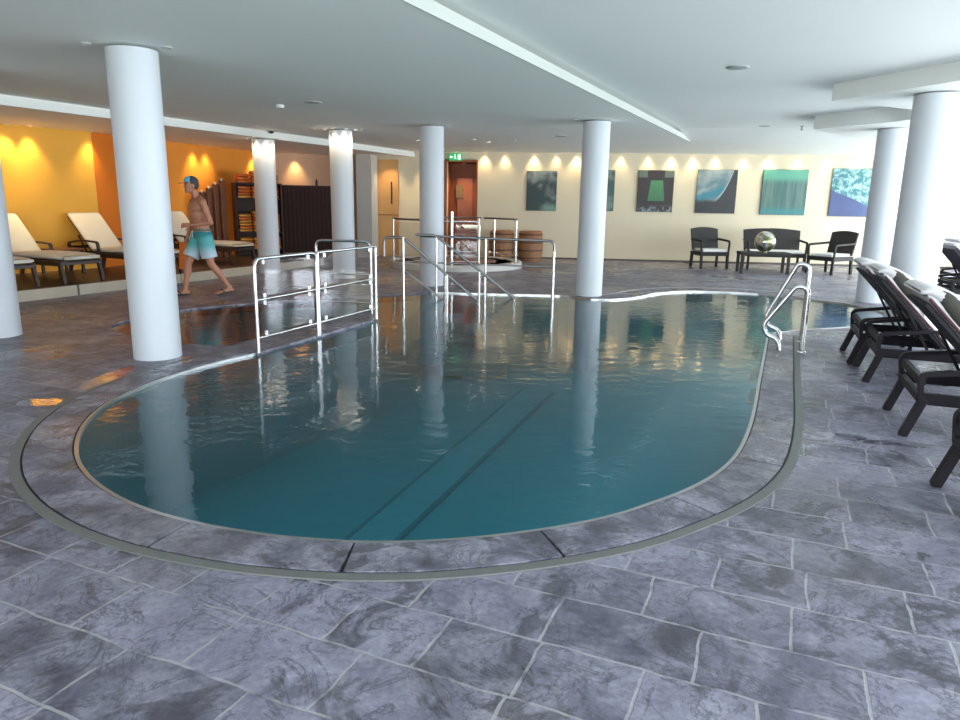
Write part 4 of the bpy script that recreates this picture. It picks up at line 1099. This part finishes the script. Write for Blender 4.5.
# exit sign
t = thing('exit_sign', 'green exit sign with white running figure above the brown doorway', 'sign', (-0.70, 18.70, 2.45), fa)
MB().box((0, 0, 0.085), (0.34, 0.05, 0.17)).build('box', M['sign_green'], t, 0.004)
MB().box((0, 0, 0.18), (0.03, 0.03, 0.08)).build('bracket', M['disc_white'], t)
y = -0.0285
b = MB(); b.ball((-0.015, y, 0.135), (0.013, 0.003, 0.013), 12, 8)
for a_, c_, w_ in (((-0.02, 0.118), (-0.012, 0.075), 0.018), ((-0.012, 0.08), (0.012, 0.055), 0.012), ((0.012, 0.055), (0.008, 0.028), 0.011), ((-0.012, 0.078), (-0.03, 0.05), 0.012), ((-0.03, 0.05), (-0.048, 0.05), 0.010), ((-0.02, 0.115), (-0.04, 0.095), 0.008), ((-0.018, 0.112), (0.006, 0.098), 0.008)):
    b.bar((a_[0], y, a_[1]), (c_[0], y, c_[1]), 0.003 if False else w_, 0.004, (0, 1, 0))
b.build('running_figure', M['sign_white'], t)
b = MB()
b.add([(-0.15, y, 0.085), (-0.115, y, 0.12), (-0.115, y, 0.05)], [(0, 1, 2), (2, 1, 0)]); b.bar((-0.115, y, 0.085), (-0.075, y, 0.085), 0.022, 0.004, (0, 1, 0))
b.build('arrow', M['sign_white'], t)
MB().box((0.095, y, 0.085), (0.07, 0.004, 0.12)).build('door_symbol', M['sign_white'], t)

# ---------------------------------------------------------------- the walking man
def capsule(b, p0, p1, r0, r1, n=14):
    p0 = Vector(p0); p1 = Vector(p1)
    k = 5
    pts = [p0.lerp(p1, i / k) for i in range(k + 1)]
    b.tube(pts, [r0 + (r1 - r0) * i / k for i in range(k + 1)], n)
    b.ball(p0, r0, n, 8); b.ball(p1, r1, n, 8)
man = thing('person', 'man in turquoise swim shorts, cap and flip-flops walking along the far side of the pool', 'person', (-4.16, 10.64, 0), R(-140))
# local frame: +x forward, +y the man's left (towards the viewer), z up
b = MB()
hipL = (0.00, 0.095, 0.88); hipR = (0.00, -0.095, 0.88)
kneeL = (-0.06, 0.12, 0.475); ankL = (-0.31, 0.12, 0.115)      # trailing leg (right in the photo)
kneeR = (0.20, -0.10, 0.48); ankR = (0.27, -0.10, 0.085)       # leading leg
for h_, k_, a_ in ((hipL, kneeL, ankL), (hipR, kneeR, ankR)):
    capsule(b, h_, k_, 0.092, 0.056)
    kk = Vector(k_); aa = Vector(a_)
    capsule(b, kk, aa, 0.054, 0.036)
    cm = kk.lerp(aa, 0.28) + Vector((-0.014, 0, 0))
    ax_ = (aa - kk).normalized(); rt = ax_.to_track_quat('Z', 'Y').to_matrix()
    b.ball(cm, (0.050, 0.050, 0.12), 14, 10, rt)
# feet
for a_, pitch in ((ankL, 0.35), (ankR, -0.08)):
    a = Vector(a_); toe = a + Vector((0.18 * math.cos(pitch), 0, -0.055 - 0.11 * math.sin(pitch)))
    toe.z = max(toe.z, 0.035)
    heel = a + Vector((-0.035, 0, -0.040))
    capsule(b, heel, toe, 0.034, 0.028); b.ball(toe, (0.055, 0.047, 0.022), 14, 8); capsule(b, a, heel.lerp(toe, 0.35), 0.038, 0.03)
# torso
b.ball((0, 0, 0.93), (0.125, 0.175, 0.12), 20, 12)
b.ball((0.03, 0, 1.04), (0.140, 0.170, 0.13), 20, 12)
b.ball((0.045, 0, 1.18), (0.130, 0.175, 0.15), 20, 12)
b.ball((0.045, 0, 1.30), (0.124, 0.195, 0.12), 20, 12)
b.ball((0.035, 0, 1.385), (0.075, 0.175, 0.055), 20, 12)
for s in (-1, 1):
    b.ball((0.115, s * 0.075, 1.29), (0.045, 0.075, 0.06), 14, 10)
    capsule(b, (0.02, s * 0.06, 1.44), (0.03, s * 0.19, 1.385), 0.035, 0.05)
    b.ball((0.03, s * 0.205, 1.365), (0.058, 0.055, 0.062), 14, 10)
capsule(b, (0.035, 0, 1.40), (0.075, 0, 1.52), 0.060, 0.052)
# head
hc = Vector((0.105, 0, 1.615))
b.ball(hc, (0.098, 0.076, 0.110), 24, 16)
b.ball(hc + Vector((0.035, 0, -0.065)), (0.062, 0.055, 0.055), 20, 12)
b.ball(hc + Vector((0.075, 0, -0.098)), (0.026, 0.030, 0.022), 14, 8)
b.add([tuple(hc + Vector(v)) for v in ((0.088, -0.010, 0.02), (0.088, 0.010, 0.02), (0.122, 0.0, -0.032), (0.086, -0.019, -0.042), (0.086, 0.019, -0.042), (0.07, 0, 0))],
      [(0, 1, 2), (0, 2, 3), (1, 4, 2), (3, 2, 4), (0, 3, 5), (1, 5, 4), (0, 5, 1), (3, 4, 5)])
for s in (-1, 1): b.ball(hc + Vector((0.0, s * 0.078, -0.012)), (0.020, 0.010, 0.031), 12, 8)
# arms
shL = Vector((0.03, 0.215, 1.36)); elL = Vector((-0.045, 0.275, 1.085)); wrL = Vector((0.190, 0.105, 1.045))
shR = Vector((0.03, -0.215, 1.36)); elR = Vector((0.045, -0.262, 1.07)); wrR = Vector((0.14, -0.245, 0.845))
for s_, e_, w_ in ((shL, elL, wrL), (shR, elR, wrR)):
    capsule(b, s_, e_, 0.050, 0.038); capsule(b, e_, w_, 0.039, 0.025)
    b.ball(s_.lerp(e_, 0.35), (0.050, 0.048, 0.08), 14, 8)
def hand(b, wr, dirv, palm_n, thumb_side):
    d_ = Vector(dirv).normalized(); pn = Vector(palm_n); pn = (pn - d_ * pn.dot(d_)).normalized(); sd_ = d_.cross(pn)
    pc = wr + d_ * 0.055
    rot = Matrix((d_, sd_, pn)).transposed()
    b.ball(pc, (0.050, 0.040, 0.015), 16, 10, rot)
    for i, L_ in enumerate((0.068, 0.078, 0.072, 0.056)):
        off = (i - 1.5) * 0.0195 * thumb_side
        k0_ = pc + d_ * 0.040 - sd_ * off
        k1_ = k0_ + (d_ * 0.92 + pn * 0.30).normalized() * L_ * 0.45
        k2_ = k1_ + (d_ * 0.75 + pn * 0.66).normalized() * L_ * 0.32
        k3_ = k2_ + (d_ * 0.45 + pn * 0.89).normalized() * L_ * 0.25
        b.tube([pc, k0_, k1_, k2_, k3_], [0.009, 0.0095, 0.0085, 0.008, 0.007], 10); b.ball(k3_, 0.007, 10, 6)
    t0 = pc - d_ * 0.025 + sd_ * 0.030 * thumb_side
    t1 = t0 + (sd_ * thumb_side * 0.7 + d_ * 0.6 + pn * 0.3).normalized() * 0.038
    t2 = t1 + (d_ * 0.85 + sd_ * thumb_side * 0.2 + pn * 0.4).normalized() * 0.030
    b.tube([pc - d_ * 0.02, t0, t1, t2], [0.012, 0.013, 0.011, 0.009], 10); b.ball(t2, 0.009, 10, 6)
hand(b, wrL, (0.75, -0.62, -0.05), (-0.35, -0.5, -0.2), 1)
hand(b, wrR, (0.25, 0.02, -1.0), (-0.2, 1.0, 0.0), -1)
body = b.build('body', M['skin'], man)
rm = body.modifiers.new('surface', 'REMESH'); rm.mode = 'VOXEL'; rm.voxel_size = 0.0065; rm.use_smooth_shade = True
smo = body.modifiers.new('smooth', 'SMOOTH'); smo.factor = 0.5; smo.iterations = 4
# face details
for s in (-1, 1):
    MB().ball(hc + Vector((0.086, s * 0.031, 0.012)), (0.010, 0.015, 0.008), 12, 8).build('eye', M['eye'], man)
MB().ball(hc + Vector((0.089, 0, -0.063)), (0.009, 0.024, 0.006), 12, 8).build('mouth', M['lip'], man)
b = MB(); b.ball(hc + Vector((-0.018, 0, 0.012)), (0.092, 0.083, 0.103), 24, 14)
b.build('hair', M['hair'], man)
# cap: dark crown, turquoise front, visor pointing forward
b = MB(); prof = []
vs = []; fs = []; nn = 28; mm = 8
def dome(b, c, r, lo=0.0, half=None):
    vs = []; fs = []
    a0, a1 = (0, 2 * PI) if half is None else half
    for i in range(mm + 1):
        th = (PI / 2 - lo) * (1 - i / mm) + 0.0
        for k in range(nn + 1):
            a = a0 + (a1 - a0) * k / nn
            vs.append((c.x + r[0] * math.sin(th) * math.cos(a), c.y + r[1] * math.sin(th) * math.sin(a), c.z + r[2] * math.cos(th)))
    for i in range(mm):
        for k in range(nn):
            fs.append((i * (nn + 1) + k, i * (nn + 1) + k + 1, (i + 1) * (nn + 1) + k + 1, (i + 1) * (nn + 1) + k))
    b.add(vs, fs, True)
cc = hc + Vector((-0.002, 0, 0.040))
dome(b, cc, (0.106, 0.087, 0.088), 0, (R(62), R(298)))
cp = b.build('cap', M['cap_dark'], man)
sl = cp.modifiers.new('thick', 'SOLIDIFY'); sl.thickness = 0.004
b = MB(); dome(b, cc, (0.108, 0.089, 0.090), 0, (R(-63), R(63)))
cf_ = b.build('cap_front', M['cap_blue'], cp); sl = cf_.modifiers.new('thick', 'SOLIDIFY'); sl.thickness = 0.004
b = MB(); P = [(0.090 * math.cos(R(a)) + 0.004, 0.084 * math.sin(R(a))) for a in range(-55, 56, 10)]; Q = [(0.175 * math.cos(R(a)) ** 0.8 + 0.012, 0.082 * math.sin(R(a))) for a in range(55, -56, -10)]
b.M = Matrix.Translation(cc) @ Matrix.Rotation(R(6), 4, 'Y'); b.prism(P + Q, -0.004, 0.002)
b.build('visor', M['cap_dark'], cp)
# swim shorts, shading from teal at the waist to pale at the hem
m, nt, bs, out = new_mat('ombre_swim_shorts')
tc = N(nt, 'ShaderNodeTexCoord'); sp = N(nt, 'ShaderNodeSeparateXYZ'); lk(nt, tc.outputs['Object'], sp.inputs[0])
wv = math_n(nt, 'ADD', sp.outputs[2], math_n(nt, 'MULTIPLY', noise_n(nt, tc.outputs['Object'], 9, 3), 0.06))
lk(nt, mixc(nt, sstep(nt, wv, 0.64, 0.80), (0.50, 0.62, 0.70), mixc(nt, sstep(nt, wv, 0.86, 0.96), (0.10, 0.42, 0.42), (0.03, 0.24, 0.27))), bs.inputs['Base Color']); bs.inputs['Roughness'].default_value = 0.75
M['shorts'] = m
b = MB()
b.ball((0.0, 0, 0.915), (0.135, 0.182, 0.105), 24, 12)
for h_, k_ in ((hipL, kneeL), (hipR, kneeR)):
    h0 = Vector(h_); k0_ = Vector(k_); e = h0.lerp(k0_, 0.78)
    b.tube([h0 + Vector((0, 0, 0.03)), h0.lerp(k0_, 0.3), h0.lerp(k0_, 0.6), e], [0.112, 0.116, 0.114, 0.118], 20)
sh_ = b.build('swim_shorts', M['shorts'], man)
rm = sh_.modifiers.new('surface', 'REMESH'); rm.mode = 'VOXEL'; rm.voxel_size = 0.008; rm.use_smooth_shade = True
smo = sh_.modifiers.new('smooth', 'SMOOTH'); smo.factor = 0.5; smo.iterations = 6
MB().tube([(0.135 * math.cos(R(a)), 0.182 * math.sin(R(a)), 0.975) for a in range(0, 360, 15)], 0.010, 8, closed=True).build('waistband', mat('teal_waistband', (0.03, 0.20, 0.23), 0.7), man)
MB().tube([(0.136, 0.012, 0.97), (0.150, 0.02, 0.92), (0.150, 0.028, 0.87)], 0.005, 6).build('drawstring', M['disc_white'], man)
for a_, pitch in ((ankL, 0.35), (ankR, -0.08)):
    a = Vector(a_)
    cx = a.x + 0.07
    f = MB(); f.M = Matrix.Translation((cx, a.y, 0.010)) @ Matrix.Rotation(0.12 if pitch > 0 else 0.0, 4, 'Y')
    f.prism([(0.135 * math.cos(R(q)) , (0.046 + 0.006 * math.cos(R(q))) * math.sin(R(q))) for q in range(0, 360, 15)], 0.0 if pitch < 0 else 0.012, 0.022 if pitch < 0 else 0.034)
    fl_ = f.build('flip_flop', M['rubber'], man)
    MB().tube([(cx + 0.0, a.y - 0.05, 0.03), (cx + 0.05, a.y, 0.085 if pitch < 0 else 0.09), (cx + 0.0, a.y + 0.05, 0.03)], 0.009, 8).build('strap', M['rubber'], fl_)
# towel carried in the right hand
b, _, _ = sweep_pad([(0.0, 0.0), (0.01, -0.12), (0.02, -0.26), (0.05, -0.40)], 0.20, [0.05, 0.045, 0.05, 0.04])
tw = b.build('hand_towel', M['orange_towel'])
Mx = Matrix.Rotation(R(-140), 4, 'Z')
p = Vector((-4.16, 10.64, 0)) + (Mx @ Vector((0.17, -0.24, 0.775)))
tw.location = p; tw.rotation_euler = (0, 0, R(-120))
set_props(tw, 'orange towel hanging from the right hand of the walking man', 'towel')
